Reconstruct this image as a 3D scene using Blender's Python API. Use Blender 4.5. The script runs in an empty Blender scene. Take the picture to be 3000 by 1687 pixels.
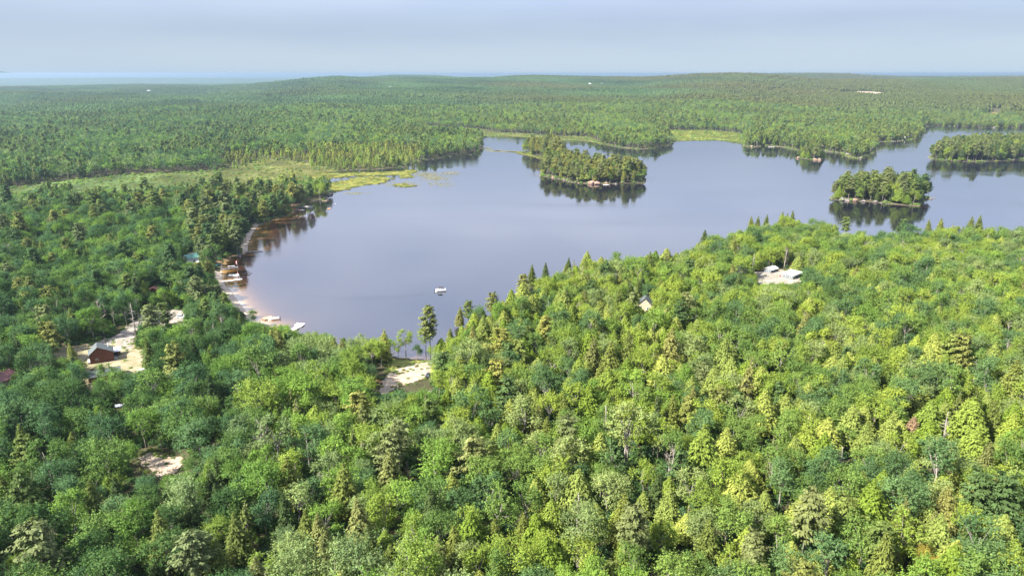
import bpy, math, random
import numpy as np
from mathutils import Vector, Matrix

R = math.radians
rng = np.random.default_rng(7)
random.seed(7)
SC = bpy.context.scene
COL = SC.collection

# ------------------------------------------------------------------ camera
CAM_H = 120.0
F = 2000.0                      # focal length in pixels of a 3000 px wide picture
PITCH = math.atan((843.5 - 215.0) / F)
cam_d = bpy.data.cameras.new('camera')
cam_d.sensor_width = 36.0
cam_d.lens = 36.0 * F / 3000.0
cam_d.clip_start = 1.0
cam_d.clip_end = 200000.0
cam = bpy.data.objects.new('camera', cam_d)
COL.objects.link(cam)
cam.location = (0, 0, CAM_H)
cam.rotation_euler = (math.pi / 2 - PITCH, 0, 0)
SC.camera = cam

# ------------------------------------------------------------------ light
SUN_EL = R(43)
SUN_TO = Vector((-0.90 * math.cos(SUN_EL), -0.436 * math.cos(SUN_EL), math.sin(SUN_EL)))
sun_d = bpy.data.lights.new('sun', 'SUN')
sun_d.energy = 4.3
sun_d.angle = R(0.5)
sun_d.color = (1.0, 0.95, 0.86)
sun = bpy.data.objects.new('sun', sun_d)
COL.objects.link(sun)
sun.rotation_euler = SUN_TO.to_track_quat('Z', 'Y').to_euler()
sun.location = (-200, -100, 400)

world = bpy.data.worlds.new('World')
SC.world = world
world.use_nodes = True
wn, wl = world.node_tree.nodes, world.node_tree.links
wn.clear()
w_out = wn.new('ShaderNodeOutputWorld')
w_bg = wn.new('ShaderNodeBackground')
w_bg.inputs['Strength'].default_value = 0.07
sky = wn.new('ShaderNodeTexSky')
sky.sky_type = 'NISHITA'
sky.sun_disc = False
sky.sun_elevation = SUN_EL
sky.sun_rotation = math.atan2(SUN_TO.x, SUN_TO.y)
sky.altitude = 150
sky.air_density = 1.0
sky.dust_density = 1.0
sky.ozone_density = 1.5
# a thin uneven veil of high cloud over the blue
w_tc = wn.new('ShaderNodeTexCoord')
w_map = wn.new('ShaderNodeMapping')
w_map.inputs['Scale'].default_value = (1.0, 1.0, 7.0)
w_map.inputs['Rotation'].default_value = (0.0, 0.12, 0.5)
w_noise = wn.new('ShaderNodeTexNoise')
w_noise.inputs['Scale'].default_value = 1.6
w_noise.inputs['Detail'].default_value = 5.0
w_noise.inputs['Roughness'].default_value = 0.5
w_ramp = wn.new('ShaderNodeMapRange')
w_ramp.inputs['From Min'].default_value = 0.35
w_ramp.inputs['From Max'].default_value = 0.75
w_ramp.inputs['To Min'].default_value = 0.87
w_ramp.inputs['To Max'].default_value = 0.96
w_mix = wn.new('ShaderNodeMixRGB')
w_sep = wn.new('ShaderNodeSeparateXYZ')
w_alt = wn.new('ShaderNodeMapRange')
w_alt.interpolation_type = 'SMOOTHSTEP'
w_alt.inputs['From Min'].default_value = 0.045
w_alt.inputs['From Max'].default_value = 0.21
w_veil = wn.new('ShaderNodeMixRGB')
w_low = wn.new('ShaderNodeMixRGB')
w_low.inputs['Color1'].default_value = (1.42, 1.84, 2.30, 1)
w_low.inputs['Color2'].default_value = (1.15, 1.42, 1.95, 1)
w_la = wn.new('ShaderNodeMapRange')
w_la.interpolation_type = 'SMOOTHSTEP'
w_la.inputs['From Min'].default_value = 0.0
w_la.inputs['From Max'].default_value = 0.07
wl.new(w_sep.outputs['Z'], w_la.inputs['Value'])
wl.new(w_la.outputs['Result'], w_low.inputs['Fac'])
wl.new(w_low.outputs['Color'], w_veil.inputs['Color1'])
w_n2 = wn.new('ShaderNodeTexNoise')
w_n2.inputs['Scale'].default_value = 2.6
w_n2.inputs['Detail'].default_value = 3.0
w_m2 = wn.new('ShaderNodeMapping')
w_m2.inputs['Scale'].default_value = (1.0, 1.0, 3.0)
wl.new(w_tc.outputs['Generated'], w_m2.inputs['Vector'])
wl.new(w_m2.outputs['Vector'], w_n2.inputs['Vector'])
w_r2 = wn.new('ShaderNodeMapRange')
w_r2.inputs['From Min'].default_value = 0.35
w_r2.inputs['From Max'].default_value = 0.65
wl.new(w_n2.outputs['Fac'], w_r2.inputs['Value'])
w_hi = wn.new('ShaderNodeMixRGB')
w_hi.inputs['Color1'].default_value = (2.75, 3.2, 4.5, 1)
w_hi.inputs['Color2'].default_value = (4.0, 4.3, 5.3, 1)
wl.new(w_r2.outputs['Result'], w_hi.inputs['Fac'])
wl.new(w_hi.outputs['Color'], w_veil.inputs['Color2'])
wl.new(w_tc.outputs['Generated'], w_sep.inputs['Vector'])
wl.new(w_sep.outputs['Z'], w_alt.inputs['Value'])
wl.new(w_alt.outputs['Result'], w_veil.inputs['Fac'])
wl.new(w_veil.outputs['Color'], w_mix.inputs['Color2'])
wl.new(w_tc.outputs['Generated'], w_map.inputs['Vector'])
wl.new(w_map.outputs['Vector'], w_noise.inputs['Vector'])
wl.new(w_noise.outputs['Fac'], w_ramp.inputs['Value'])
wl.new(w_ramp.outputs['Result'], w_mix.inputs['Fac'])
wl.new(sky.outputs['Color'], w_mix.inputs['Color1'])
wl.new(w_mix.outputs['Color'], w_bg.inputs['Color'])
wl.new(w_bg.outputs['Background'], w_out.inputs['Surface'])

SC.view_settings.view_transform = 'Standard'
SC.view_settings.look = 'None'
SC.view_settings.exposure = 2.3
SC.view_settings.gamma = 1.0
SC.view_settings.use_curve_mapping = False
SC.cycles.use_denoising = True
SC.cycles.denoiser = 'OPENIMAGEDENOISE'
SC.cycles.denoising_input_passes = 'RGB_ALBEDO_NORMAL'
SC.cycles.denoising_prefilter = 'ACCURATE'
SC.cycles.max_bounces = 6
SC.cycles.diffuse_bounces = 2
SC.cycles.glossy_bounces = 2
SC.cycles.transmission_bounces = 3
SC.cycles.transparent_max_bounces = 4
SC.cycles.volume_bounces = 1
SC.cycles.caustics_reflective = False
SC.cycles.caustics_refractive = False
SC.cycles.sample_clamp_indirect = 4.0

# ------------------------------------------------------------------ picture point -> place
cp, sp = math.cos(PITCH), math.sin(PITCH)


def ray(px, py):
    xr = (px - 1500.0) / F
    zr = -(py - 843.5) / F
    return np.array([xr, zr * sp + cp, zr * cp - sp])


def at_plane(px, py, z=0.0):
    d = ray(px, py)
    t = (z - CAM_H) / d[2]
    return np.array([d[0] * t, d[1] * t])


def to_px(x, y, z):
    dz = z - CAM_H
    fwd = y * cp - dz * sp
    up = y * sp + dz * cp
    return 1500 + F * x / fwd, 843.5 - F * up / fwd, fwd


def poly(pts, z=0.0):
    return np.array([at_plane(a, b, z) for a, b in pts])


def smoothstep(a, b, x):
    t = np.clip((x - a) / (b - a), 0, 1)
    return t * t * (3 - 2 * t)


def sdist(P, poly_, chunk=60000):
    """signed distance of points P (n,2) to a polygon: positive inside"""
    out = np.empty(len(P))
    A = poly_
    B = np.roll(poly_, -1, axis=0)
    for s in range(0, len(P), chunk):
        p = P[s:s + chunk]
        best = np.full(len(p), 1e18)
        ins = np.zeros(len(p), bool)
        for a, b in zip(A, B):
            ab = b - a
            L = ab @ ab + 1e-12
            t = np.clip(((p - a) @ ab) / L, 0, 1)
            dx = p[:, 0] - a[0] - t * ab[0]
            dy = p[:, 1] - a[1] - t * ab[1]
            best = np.minimum(best, dx * dx + dy * dy)
            c = (a[1] > p[:, 1]) != (b[1] > p[:, 1])
            if c.any():
                xi = a[0] + (p[:, 1] - a[1]) * ab[0] / (ab[1] if abs(ab[1]) > 1e-9 else 1e-9)
                ins ^= c & (p[:, 0] < xi)
        d = np.sqrt(best)
        out[s:s + chunk] = np.where(ins, d, -d)
    return out


# ------------------------------------------------------------------ outlines of water and marsh
beach_edge = [(800, 955), (776, 950), (745, 938), (724, 915), (707, 898), (693, 877), (679, 857), (665, 843), (655, 829),
              (650, 819), (647, 805), (647, 791), (648, 774), (659, 764)]
upper_beach_edge = [(724, 736), (726, 719), (734, 695), (748, 671), (759, 660)]
shore_left = ([(1350, 1075), (1300, 1062), (1260, 1055), (1210, 1052), (1150, 1045), (1100, 1042), (1000, 1030), (900, 1003), (850, 978)] + beach_edge +
              [(679, 757), (700, 753), (721, 746)] + upper_beach_edge +
              [(776, 653), (793, 646), (828, 634), (855, 624), (879, 609), (896, 598), (921, 591), (945, 588), (961, 588), (952, 578),
               (959, 573), (974, 566), (962, 556), (946, 545), (925, 535), (905, 520), (930, 508), (1000, 500), (1100, 497), (1178, 490), (1217, 477),
               (1252, 469), (1291, 465), (1330, 459), (1388, 453), (1406, 448), (1400, 440), (1409, 432), (1417, 423), (1415, 412),
               (1419, 402), (1446, 400), (1543, 402), (1598, 406), (1652, 411), (1722, 414), (1738, 417), (1776, 425), (1827, 435),
               (1873, 439), (1924, 435), (1951, 429), (1974, 423), (1970, 417), (1982, 413), (2058, 411), (2097, 410), (2116, 412),
               (2147, 417), (2175, 421), (2175, 429), (2202, 432), (2252, 427), (2295, 433), (2334, 441), (2370, 443), (2408, 441), (2427, 446),
               (2466, 450), (2481, 460), (2512, 466), (2543, 460), (2567, 443), (2573, 421), (2578, 417), (2621, 415), (2660, 411),
               (2691, 406), (2699, 396), (2712, 393), (2699, 386), (2695, 373), (2738, 369), (2815, 371), (2893, 375), (3000, 374), (3200, 376),
               (3500, 390), (3700, 430), (3700, 560), (3500, 640)])
canopy_line = [(3300, 660), (3150, 664), (3000, 664), (2913, 672), (2826, 660), (2739, 668), (2674, 672), (2609, 670), (2522, 678), (2435, 652), (2304, 648),
               (2217, 656), (2165, 668), (2109, 685), (2065, 698), (2043, 713), (2000, 727), (1900, 738), (1850, 745), (1760, 751), (1700, 762),
               (1650, 780), (1600, 800), (1530, 817), (1480, 850), (1420, 872), (1370, 890), (1335, 935)]
near_shore = []
for a, b in canopy_line:
    q = at_plane(a, b, 15.5)
    near_shore.append(q * (1 + 6.0 / np.hypot(*q)))
LAKE = np.array([at_plane(a, b) for a, b in shore_left] + near_shore)
ISLANDS = [
    poly([(1524, 448), (1545, 453), (1563, 458), (1600, 470), (1600, 482), (1590, 500), (1580, 516), (1606, 520), (1640, 526), (1679, 536),
          (1726, 540), (1757, 541), (1815, 538), (1889, 538), (1894, 526), (1880, 514), (1800, 507), (1710, 500), (1668, 488), (1655, 470),
          (1660, 455), (1650, 442), (1600, 438), (1560, 441)]),
    poly([(2435, 584), (2462, 588), (2505, 590), (2543, 592), (2582, 596), (2621, 600), (2691, 606), (2699, 596), (2710, 586), (2732, 582),
          (2714, 575), (2699, 569), (2650, 562), (2550, 557), (2470, 562), (2440, 572)]),
    poly([(2718, 460), (2730, 468), (2776, 472), (2854, 475), (2932, 472), (3000, 468), (3100, 462), (3150, 450), (3100, 434), (2950, 429),
          (2850, 431), (2760, 441)]),
    poly([(2334, 464), (2369, 468), (2404, 471), (2421, 463), (2408, 458), (2360, 456), (2338, 459)]),
]
MARSH = {
    'meadow': poly([(-120, 640), (0, 625), (60, 602), (150, 592), (230, 593), (400, 593), (580, 576), (660, 560), (760, 552), (850, 546), (915, 540),
                    (950, 530), (1000, 503), (960, 490), (900, 478), (854, 470), (776, 466), (738, 472), (699, 487), (621, 500), (543, 506), (466, 509), (349, 513),
                    (272, 521), (194, 529), (116, 537), (66, 549), (-120, 560)]),
    'far_meadow': poly([(390, 397), (450, 392), (540, 388), (620, 386), (700, 384), (712, 388), (690, 395), (640, 398), (560, 396), (470, 399)]),
    'north_marsh': poly([(1210, 367), (1233, 368), (1295, 374), (1349, 376), (1408, 380), (1439, 385), (1466, 390), (1543, 393), (1598, 398), (1660, 400),
                         (1718, 402), (1745, 410), (1770, 424), (1738, 419), (1722, 415), (1652, 412), (1598, 407), (1543, 403), (1446, 401), (1400, 402), (1300, 392), (1215, 380)]),
    'east_marsh': poly([(1935, 381), (2000, 383), (2078, 383), (2147, 389), (2180, 394), (2176, 422), (2147, 418), (2116, 413), (2097, 411), (2058, 412),
                        (1982, 414), (1968, 417), (1960, 400)]),
}
DELTA = [poly([(905, 522), (930, 507), (1000, 508), (1058, 506), (1116, 505), (1175, 502), (1210, 497), (1221, 503), (1196, 511), (1207, 520), (1182, 523), (1171, 513),
               (1116, 515), (1039, 516), (1000, 519), (950, 526)]),
         poly([(948, 548), (975, 536), (1000, 531), (1039, 521), (1097, 517), (1149, 522), (1128, 534), (1097, 540), (1039, 547), (1000, 559), (975, 566), (962, 558)]),
         poly([(1153, 542), (1179, 538), (1217, 545), (1186, 548)]),
         poly([(1505, 446), (1524, 444), (1565, 455), (1600, 468), (1570, 462), (1530, 453)]),
         ]


def land_sd(P):
    r = np.hypot(P[:, 0], P[:, 1])
    out = np.full(len(P), 2000.0)
    near = r < 3500
    q = P[near]
    s = -sdist(q, LAKE)
    for isl in ISLANDS:
        s = np.maximum(s, sdist(q, isl))
    out[near] = s
    return out


def marsh_sd(P):
    r = np.hypot(P[:, 0], P[:, 1])
    out = np.full(len(P), -1500.0)
    near = r < 3200
    q = P[near]
    s = np.full(len(q), -1e9)
    for m in MARSH.values():
        s = np.maximum(s, sdist(q, m))
    out[near] = s
    return out


_k = [(rng.uniform(0, 2 * math.pi), rng.uniform(0, 2 * math.pi), rng.uniform(0.75, 1.35)) for _ in range(14)]


def wavy(x, y, L, n=7, o=0):
    s = 0
    for a, ph, f in _k[o:o + n]:
        k = 2 * math.pi / (L * f)
        s = s + np.sin(k * (x * math.cos(a) + y * math.sin(a)) + ph)
    return s / math.sqrt(n)


# ridges: picture column, picture row of the tree tops, distance
RIDGE1 = [(-900, 258, 6000), (0, 256, 6000), (200, 252, 6200), (400, 248, 6500), (600, 250, 6600), (740, 247, 5600), (800, 241, 5200), (850, 236, 5000),
          (930, 228.5, 4800), (985, 225.5, 4700), (1040, 228.5, 4700), (1100, 230, 4600), (1200, 231, 4500), (1300, 229.5, 4500), (1450, 229, 4600),
          (1510, 224, 4700), (1570, 222, 4700), (1650, 224.5, 4700), (1750, 226.5, 4700), (1900, 228, 4600), (1970, 224, 4400), (2050, 218.5, 4200),
          (2150, 216, 4100), (2220, 217.5, 4100), (2300, 226, 4100), (2400, 236, 4000), (2600, 235, 4000), (2800, 232, 4400), (3000, 231, 4500), (3900, 231, 4500)]
RIDGE2 = [(-900, 251, 10500), (0, 248, 10500), (700, 242, 9500), (1000, 232, 7500), (1080, 227, 7000), (1150, 222, 6800), (1270, 222, 6800), (1340, 229, 6800),
          (1700, 230, 7200), (2200, 220, 6800), (2280, 216.5, 6500), (2400, 215.8, 6500), (2480, 217.5, 6500), (2560, 223, 6700), (2650, 225, 7200), (3000, 224.5, 7400), (3900, 224, 7400)]


def ridge_z(col, row, D, tree):
    xr = (col - 1500) / F
    zr = -(row - 843.5) / F
    hy = zr * sp + cp
    dz = zr * cp - sp
    return CAM_H + dz / np.hypot(xr, hy) * D - tree


def height(P, sd, ms):
    x, y = P[:, 0], P[:, 1]
    r = np.hypot(x, y)
    az = np.arctan2(x, y)
    azc = np.clip(az, -0.95, 0.95)
    col = 1500 + F * np.tan(azc) / cp
    e = np.clip(sd, 0, None)
    h = 0.2 + 1.1 * (1 - np.exp(-e / 7))
    south = smoothstep(700, 430, y + np.clip(-x, 0, 400) * 0.9)
    h = h + 8.5 * (1 - np.exp(-e / 110)) * south * (0.45 + 0.55 * smoothstep(-260, 0, x))
    h = h + (1 - south) * 2.2 * (1 - np.exp(-e / 150))
    h = h + 0.6 * wavy(x, y, 130, 6) * np.clip(e / 60, 0, 1)
    c1 = np.array([a[0] for a in RIDGE1], float)
    D1 = np.interp(col, c1, [a[2] for a in RIDGE1])
    Y1 = np.interp(col, c1, [a[1] for a in RIDGE1])
    z1 = ridge_z(col, Y1, D1, 12)
    r0 = 1550.0
    t = np.clip((r - r0) / (D1 - r0), 0, 1)
    up = z1 * (t ** 1.35) * (1 - np.exp(-e / 260))
    back = z1 * np.exp(-np.clip(r - D1, 0, None) ** 2 / 1000.0 ** 2)
    rise = np.where(r < D1, up, back)
    hills = (9.0 * wavy(x, y, 1100, 7) + 3.5 * wavy(x, y, 420, 6, 5)) * smoothstep(1700, 2600, r) * (1 - smoothstep(0.62, 0.9, t) * 0.93) * smoothstep(20000, 9000, r)
    hills = np.minimum(hills, 40 * (1 - t) + 3)
    leftlow = smoothstep(1000, 750, col) * smoothstep(D1, D1 + 700, r) * smoothstep(16000, 12000, r)
    c2 = np.array([a[0] for a in RIDGE2], float)
    D2 = np.interp(col, c2, [a[2] for a in RIDGE2])
    Y2 = np.interp(col, c2, [a[1] for a in RIDGE2])
    z2 = ridge_z(col, Y2, D2, 11) * np.exp(-((r - D2) / 900.0) ** 2)
    far = np.maximum(rise, z2)
    h = h * smoothstep(12000, 4000, r) + far + hills
    h = h * (1 - leftlow) - 6.5 * leftlow
    for D3, row, wid, amp in ((13500, 231, 1200, 5), (20000, 227, 2000, 8), (32000, 221.5, 3000, 12), (52000, 218.5, 5000, 14)):
        rowv = row + 1.6 * np.sin(col / 310.0 + D3) + 0.9 * np.sin(col / 120.0 + 2 * D3) + 0.5 * np.sin(col / 47.0 + D3)
        zz = ridge_z(col, rowv, D3, 0) * np.exp(-((r - D3) / wid) ** 2)
        h = np.maximum(h, np.where(r > 9000, zz, -50))
    # a low mountain far off
    h = h + np.where(r > 30000, 1, 0) * 260 * np.exp(-((col + 60) / 120.0) ** 2) * np.exp(-((r - 42000) / 3000) ** 2)
    # a bay of the sea far to the left
    bay = smoothstep(520, 380, col) * smoothstep(6900, 7200, r) * smoothstep(9500, 9200, r)
    bay2 = smoothstep(430, 480, col) * smoothstep(690, 650, col) * smoothstep(10800, 11000, r) * smoothstep(12700, 12400, r)
    h = h * (1 - bay) * (1 - bay2) - 22 * np.maximum(bay, bay2)
    # marsh is level
    m = smoothstep(-70, 2, ms)
    h = h * (1 - m) + 0.45 * m
    h = np.where(sd > 0, h, np.maximum(-0.12 + sd * 0.12, -3.0))
    return h


# ------------------------------------------------------------------ small mesh and material tools
MATS = {}


def mat(name, color, rough=0.8, spec=0.3, metal=0.0, noise=None, bump=0.0, bump_scale=2.0):
    """procedural material: base colour broken up by noise. noise=(scale, other colour, amount)"""
    if name in MATS:
        return MATS[name]
    m = bpy.data.materials.new(name)
    m.use_nodes = True
    n, l = m.node_tree.nodes, m.node_tree.links
    b = n['Principled BSDF']
    b.inputs['Base Color'].default_value = (*color, 1)
    b.inputs['Roughness'].default_value = rough
    b.inputs['Specular IOR Level'].default_value = spec
    b.inputs['Metallic'].default_value = metal
    tc = n.new('ShaderNodeNewGeometry')
    if noise:
        t = n.new('ShaderNodeTexNoise')
        t.inputs['Scale'].default_value = noise[0]
        t.inputs['Detail'].default_value = 6
        t.inputs['Roughness'].default_value = 0.65
        l.new(tc.outputs['Position'], t.inputs['Vector'])
        r = n.new('ShaderNodeMapRange')
        r.inputs['From Min'].default_value = 0.38
        r.inputs['From Max'].default_value = 0.64
        r.inputs['To Max'].default_value = noise[2]
        l.new(t.outputs['Fac'], r.inputs['Value'])
        x = n.new('ShaderNodeMixRGB')
        x.inputs['Color1'].default_value = (*color, 1)
        x.inputs['Color2'].default_value = (*noise[1], 1)
        l.new(r.outputs['Result'], x.inputs['Fac'])
        l.new(x.outputs['Color'], b.inputs['Base Color'])
    if bump:
        t2 = n.new('ShaderNodeTexNoise')
        t2.inputs['Scale'].default_value = bump_scale
        t2.inputs['Detail'].default_value = 4
        l.new(tc.outputs['Position'], t2.inputs['Vector'])
        bp = n.new('ShaderNodeBump')
        bp.inputs['Strength'].default_value = bump
        bp.inputs['Distance'].default_value = 0.3
        l.new(t2.outputs['Fac'], bp.inputs['Height'])
        l.new(bp.outputs['Normal'], b.inputs['Normal'])
    MATS[name] = m
    return m


def leaf_mat(name, trans=0.35):
    m = bpy.data.materials.new(name)
    m.use_nodes = True
    n, l = m.node_tree.nodes, m.node_tree.links
    n.clear()
    out = n.new('ShaderNodeOutputMaterial')
    a = n.new('ShaderNodeAttribute')
    a.attribute_type = 'INSTANCER'
    a.attribute_name = 'tree_color'
    v = n.new('ShaderNodeAttribute')
    v.attribute_type = 'GEOMETRY'
    v.attribute_name = 'var'
    mul = n.new('ShaderNodeMixRGB')
    mul.blend_type = 'MULTIPLY'
    mul.inputs['Fac'].default_value = 1
    l.new(a.outputs['Color'], mul.inputs['Color1'])
    l.new(v.outputs['Color'], mul.inputs['Color2'])
    d = n.new('ShaderNodeBsdfDiffuse')
    t = n.new('ShaderNodeBsdfTranslucent')
    mx = n.new('ShaderNodeMixShader')
    mx.inputs['Fac'].default_value = trans
    g = n.new('ShaderNodeMixRGB')
    g.blend_type = 'MULTIPLY'
    g.inputs['Fac'].default_value = 1
    g.inputs['Color2'].default_value = (1.1, 1.25, 0.7, 1)
    l.new(mul.outputs['Color'], d.inputs['Color'])
    l.new(mul.outputs['Color'], g.inputs['Color1'])
    l.new(g.outputs['Color'], t.inputs['Color'])
    l.new(d.outputs['BSDF'], mx.inputs[1])
    l.new(t.outputs['BSDF'], mx.inputs[2])
    l.new(mx.outputs['Shader'], out.inputs['Surface'])
    MATS[name] = m
    return m


LEAF = leaf_mat('leaves')
BARK = mat('bark', (0.13, 0.118, 0.10), 0.95, 0.1, noise=(6, (0.28, 0.25, 0.22), 0.7))
PALE_BARK = mat('pale_bark', (0.27, 0.245, 0.215), 0.9, 0.1, noise=(5, (0.12, 0.10, 0.09), 0.7))
DEAD_BARK = mat('weathered_wood', (0.27, 0.24, 0.21), 0.9, 0.1, noise=(5, (0.14, 0.12, 0.10), 0.7))


class MB:
    """collects polygons and links them as one mesh object"""

    def __init__(self):
        self.v, self.f, self.s = [], [], []

    def add(self, vs, fs, slot=0):
        o = len(self.v)
        self.v += [tuple(p) for p in vs]
        self.f += [tuple(i + o for i in f) for f in fs]
        self.s += [slot] * len(fs)

    def box(self, x0, x1, y0, y1, z0, z1):
        v = [(x0, y0, z0), (x1, y0, z0), (x1, y1, z0), (x0, y1, z0), (x0, y0, z1), (x1, y0, z1), (x1, y1, z1), (x0, y1, z1)]
        self.add(v, [(0, 3, 2, 1), (4, 5, 6, 7), (0, 1, 5, 4), (1, 2, 6, 5), (2, 3, 7, 6), (3, 0, 4, 7)])
        return self

    def prism(self, outline, z0, z1):
        n = len(outline)
        v = [(a, b, z0) for a, b in outline] + [(a, b, z1) for a, b in outline]
        f = [tuple(range(n - 1, -1, -1)), tuple(range(n, 2 * n))] + [(i, (i + 1) % n, n + (i + 1) % n, n + i) for i in range(n)]
        self.add(v, f)
        return self

    def tube(self, pts, radii, n=6, cap=True, slot=0):
        rings = []
        for i, p in enumerate(pts):
            p = Vector(p)
            d = Vector(pts[min(i + 1, len(pts) - 1)]) - Vector(pts[max(i - 1, 0)])
            d = d.normalized() if d.length > 1e-6 else Vector((0, 0, 1))
            a = d.orthogonal().normalized()
            b = d.cross(a)
            rings.append([p + (a * math.cos(2 * math.pi * k / n) + b * math.sin(2 * math.pi * k / n)) * radii[i] for k in range(n)])
        v = [q for ring in rings for q in ring]
        f = []
        for i in range(len(pts) - 1):
            for k in range(n):
                f.append((i * n + k, i * n + (k + 1) % n, (i + 1) * n + (k + 1) % n, (i + 1) * n + k))
        if cap:
            f.append(tuple(range(n - 1, -1, -1)))
            f.append(tuple((len(pts) - 1) * n + k for k in range(n)))
        self.add(v, f, slot)
        return self

    def loft(self, rings, close=True):
        n = len(rings[0])
        v = [q for r in rings for q in r]
        f = []
        for i in range(len(rings) - 1):
            for k in range(n if close else n - 1):
                f.append((i * n + k, i * n + (k + 1) % n, (i + 1) * n + (k + 1) % n, (i + 1) * n + k))
        if close:
            f.append(tuple(range(n - 1, -1, -1)))
            f.append(tuple((len(rings) - 1) * n + k for k in range(n)))
        self.add(v, f)
        return self

    def mesh(self, name, mats, smooth=False):
        me = bpy.data.meshes.new(name)
        me.from_pydata(self.v, [], self.f)
        for m in (mats if isinstance(mats, (list, tuple)) else [mats]):
            me.materials.append(m)
        if any(self.s):
            me.polygons.foreach_set('material_index', self.s)
        if smooth:
            me.polygons.foreach_set('use_smooth', [True] * len(me.polygons))
        me.validate()
        me.update()
        return me

    def build(self, name, mats, parent=None, smooth=False):
        o = bpy.data.objects.new(name, self.mesh(name, mats, smooth))
        COL.objects.link(o)
        if parent:
            o.parent = parent
        return o


def tag(o, label=None, cat=None, group=None, kind=None):
    if label:
        o['label'] = label
    if cat:
        o['category'] = cat
    if group:
        o['group'] = group
    if kind:
        o['kind'] = kind
    return o


def thing(name, label, cat, loc, rz=0.0, group=None):
    o = bpy.data.objects.new(name, None)
    o.empty_display_size = 0.5
    COL.objects.link(o)
    o.location = loc
    o.rotation_euler = (0, 0, rz)
    return tag(o, label, cat, group)


# ------------------------------------------------------------------ terrain: one sheet to the horizon
ang = np.unique(np.concatenate([np.radians(np.arange(-180, -46, 4.0)), np.radians(np.linspace(-46, 46, 500)), np.radians(np.arange(50, 181, 4.0))]))
rad = np.concatenate([[2.0, 20.0, 40.0, 55.0], np.geomspace(70, 2400, 420), np.geomspace(2400, 70000, 190)[1:]])
AA, RR = np.meshgrid(ang, rad)
TP = np.stack([(RR * np.sin(AA)).ravel(), (RR * np.cos(AA)).ravel()], 1)
T_sd = land_sd(TP)
T_ms = marsh_sd(TP)
TZ = height(TP, T_sd, T_ms)
na, nr = len(ang), len(rad)
TZg = TZ.reshape(nr, na)


def ground(P):
    """height of the terrain sheet at points (n,2)"""
    P = np.atleast_2d(P)
    r = np.hypot(P[:, 0], P[:, 1])
    a = np.arctan2(P[:, 0], P[:, 1])
    j = np.clip(np.searchsorted(ang, a) - 1, 0, na - 2)
    i = np.clip(np.searchsorted(rad, r) - 1, 0, nr - 2)
    u = np.clip((a - ang[j]) / (ang[j + 1] - ang[j]), 0, 1)
    w = np.clip((r - rad[i]) / (rad[i + 1] - rad[i]), 0, 1)
    return (TZg[i, j] * (1 - u) + TZg[i, j + 1] * u) * (1 - w) + (TZg[i + 1, j] * (1 - u) + TZg[i + 1, j + 1] * u) * w


def gz(x, y):
    return float(ground(np.array([[x, y]]))[0])


_T = np.geomspace(40, 12000, 2600)


def place(px, py, h=0.0):
    """the first point of the terrain or water (plus h) met along the sight line of a picture point"""
    d = ray(px, py)
    x, y, z = d[0] * _T, d[1] * _T, CAM_H + d[2] * _T
    g = np.maximum(ground(np.stack([x, y], 1)), 0.0)
    hit = np.where(z <= g + h)[0]
    k = int(hit[0]) if len(hit) else len(_T) - 1
    if k > 0:
        f0, f1 = z[k - 1] - g[k - 1] - h, z[k] - g[k] - h
        u = f0 / (f0 - f1) if f0 != f1 else 0
        t = _T[k - 1] + (_T[k] - _T[k - 1]) * min(1, max(0, u))
    else:
        t = _T[k]
    return float(d[0] * t), float(d[1] * t), float(g[k])


def fast_mesh(name, V, quads, mats):
    me = bpy.data.meshes.new(name)
    nf, k = quads.shape
    me.vertices.add(len(V))
    me.vertices.foreach_set('co', np.ascontiguousarray(V, np.float32).ravel())
    me.loops.add(nf * k)
    me.loops.foreach_set('vertex_index', quads.astype(np.int32).ravel())
    me.polygons.add(nf)
    me.polygons.foreach_set('loop_start', np.arange(0, nf * k, k, dtype=np.int32))
    for m in mats:
        me.materials.append(m)
    me.update(calc_edges=True)
    return me


def grid_quads(rows, cols):
    i, j = np.meshgrid(np.arange(rows - 1), np.arange(cols - 1), indexing='ij')
    a = (i * cols + j).ravel()
    return np.stack([a, a + cols, a + cols + 1, a + 1], 1)[:, ::-1]


def add_color(me, name, arr):
    at = me.attributes.new(name, 'FLOAT_COLOR', 'POINT')
    c = np.ones((len(arr), 4), np.float32)
    c[:, :arr.shape[1]] = arr
    at.data.foreach_set('color', c.ravel())


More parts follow.
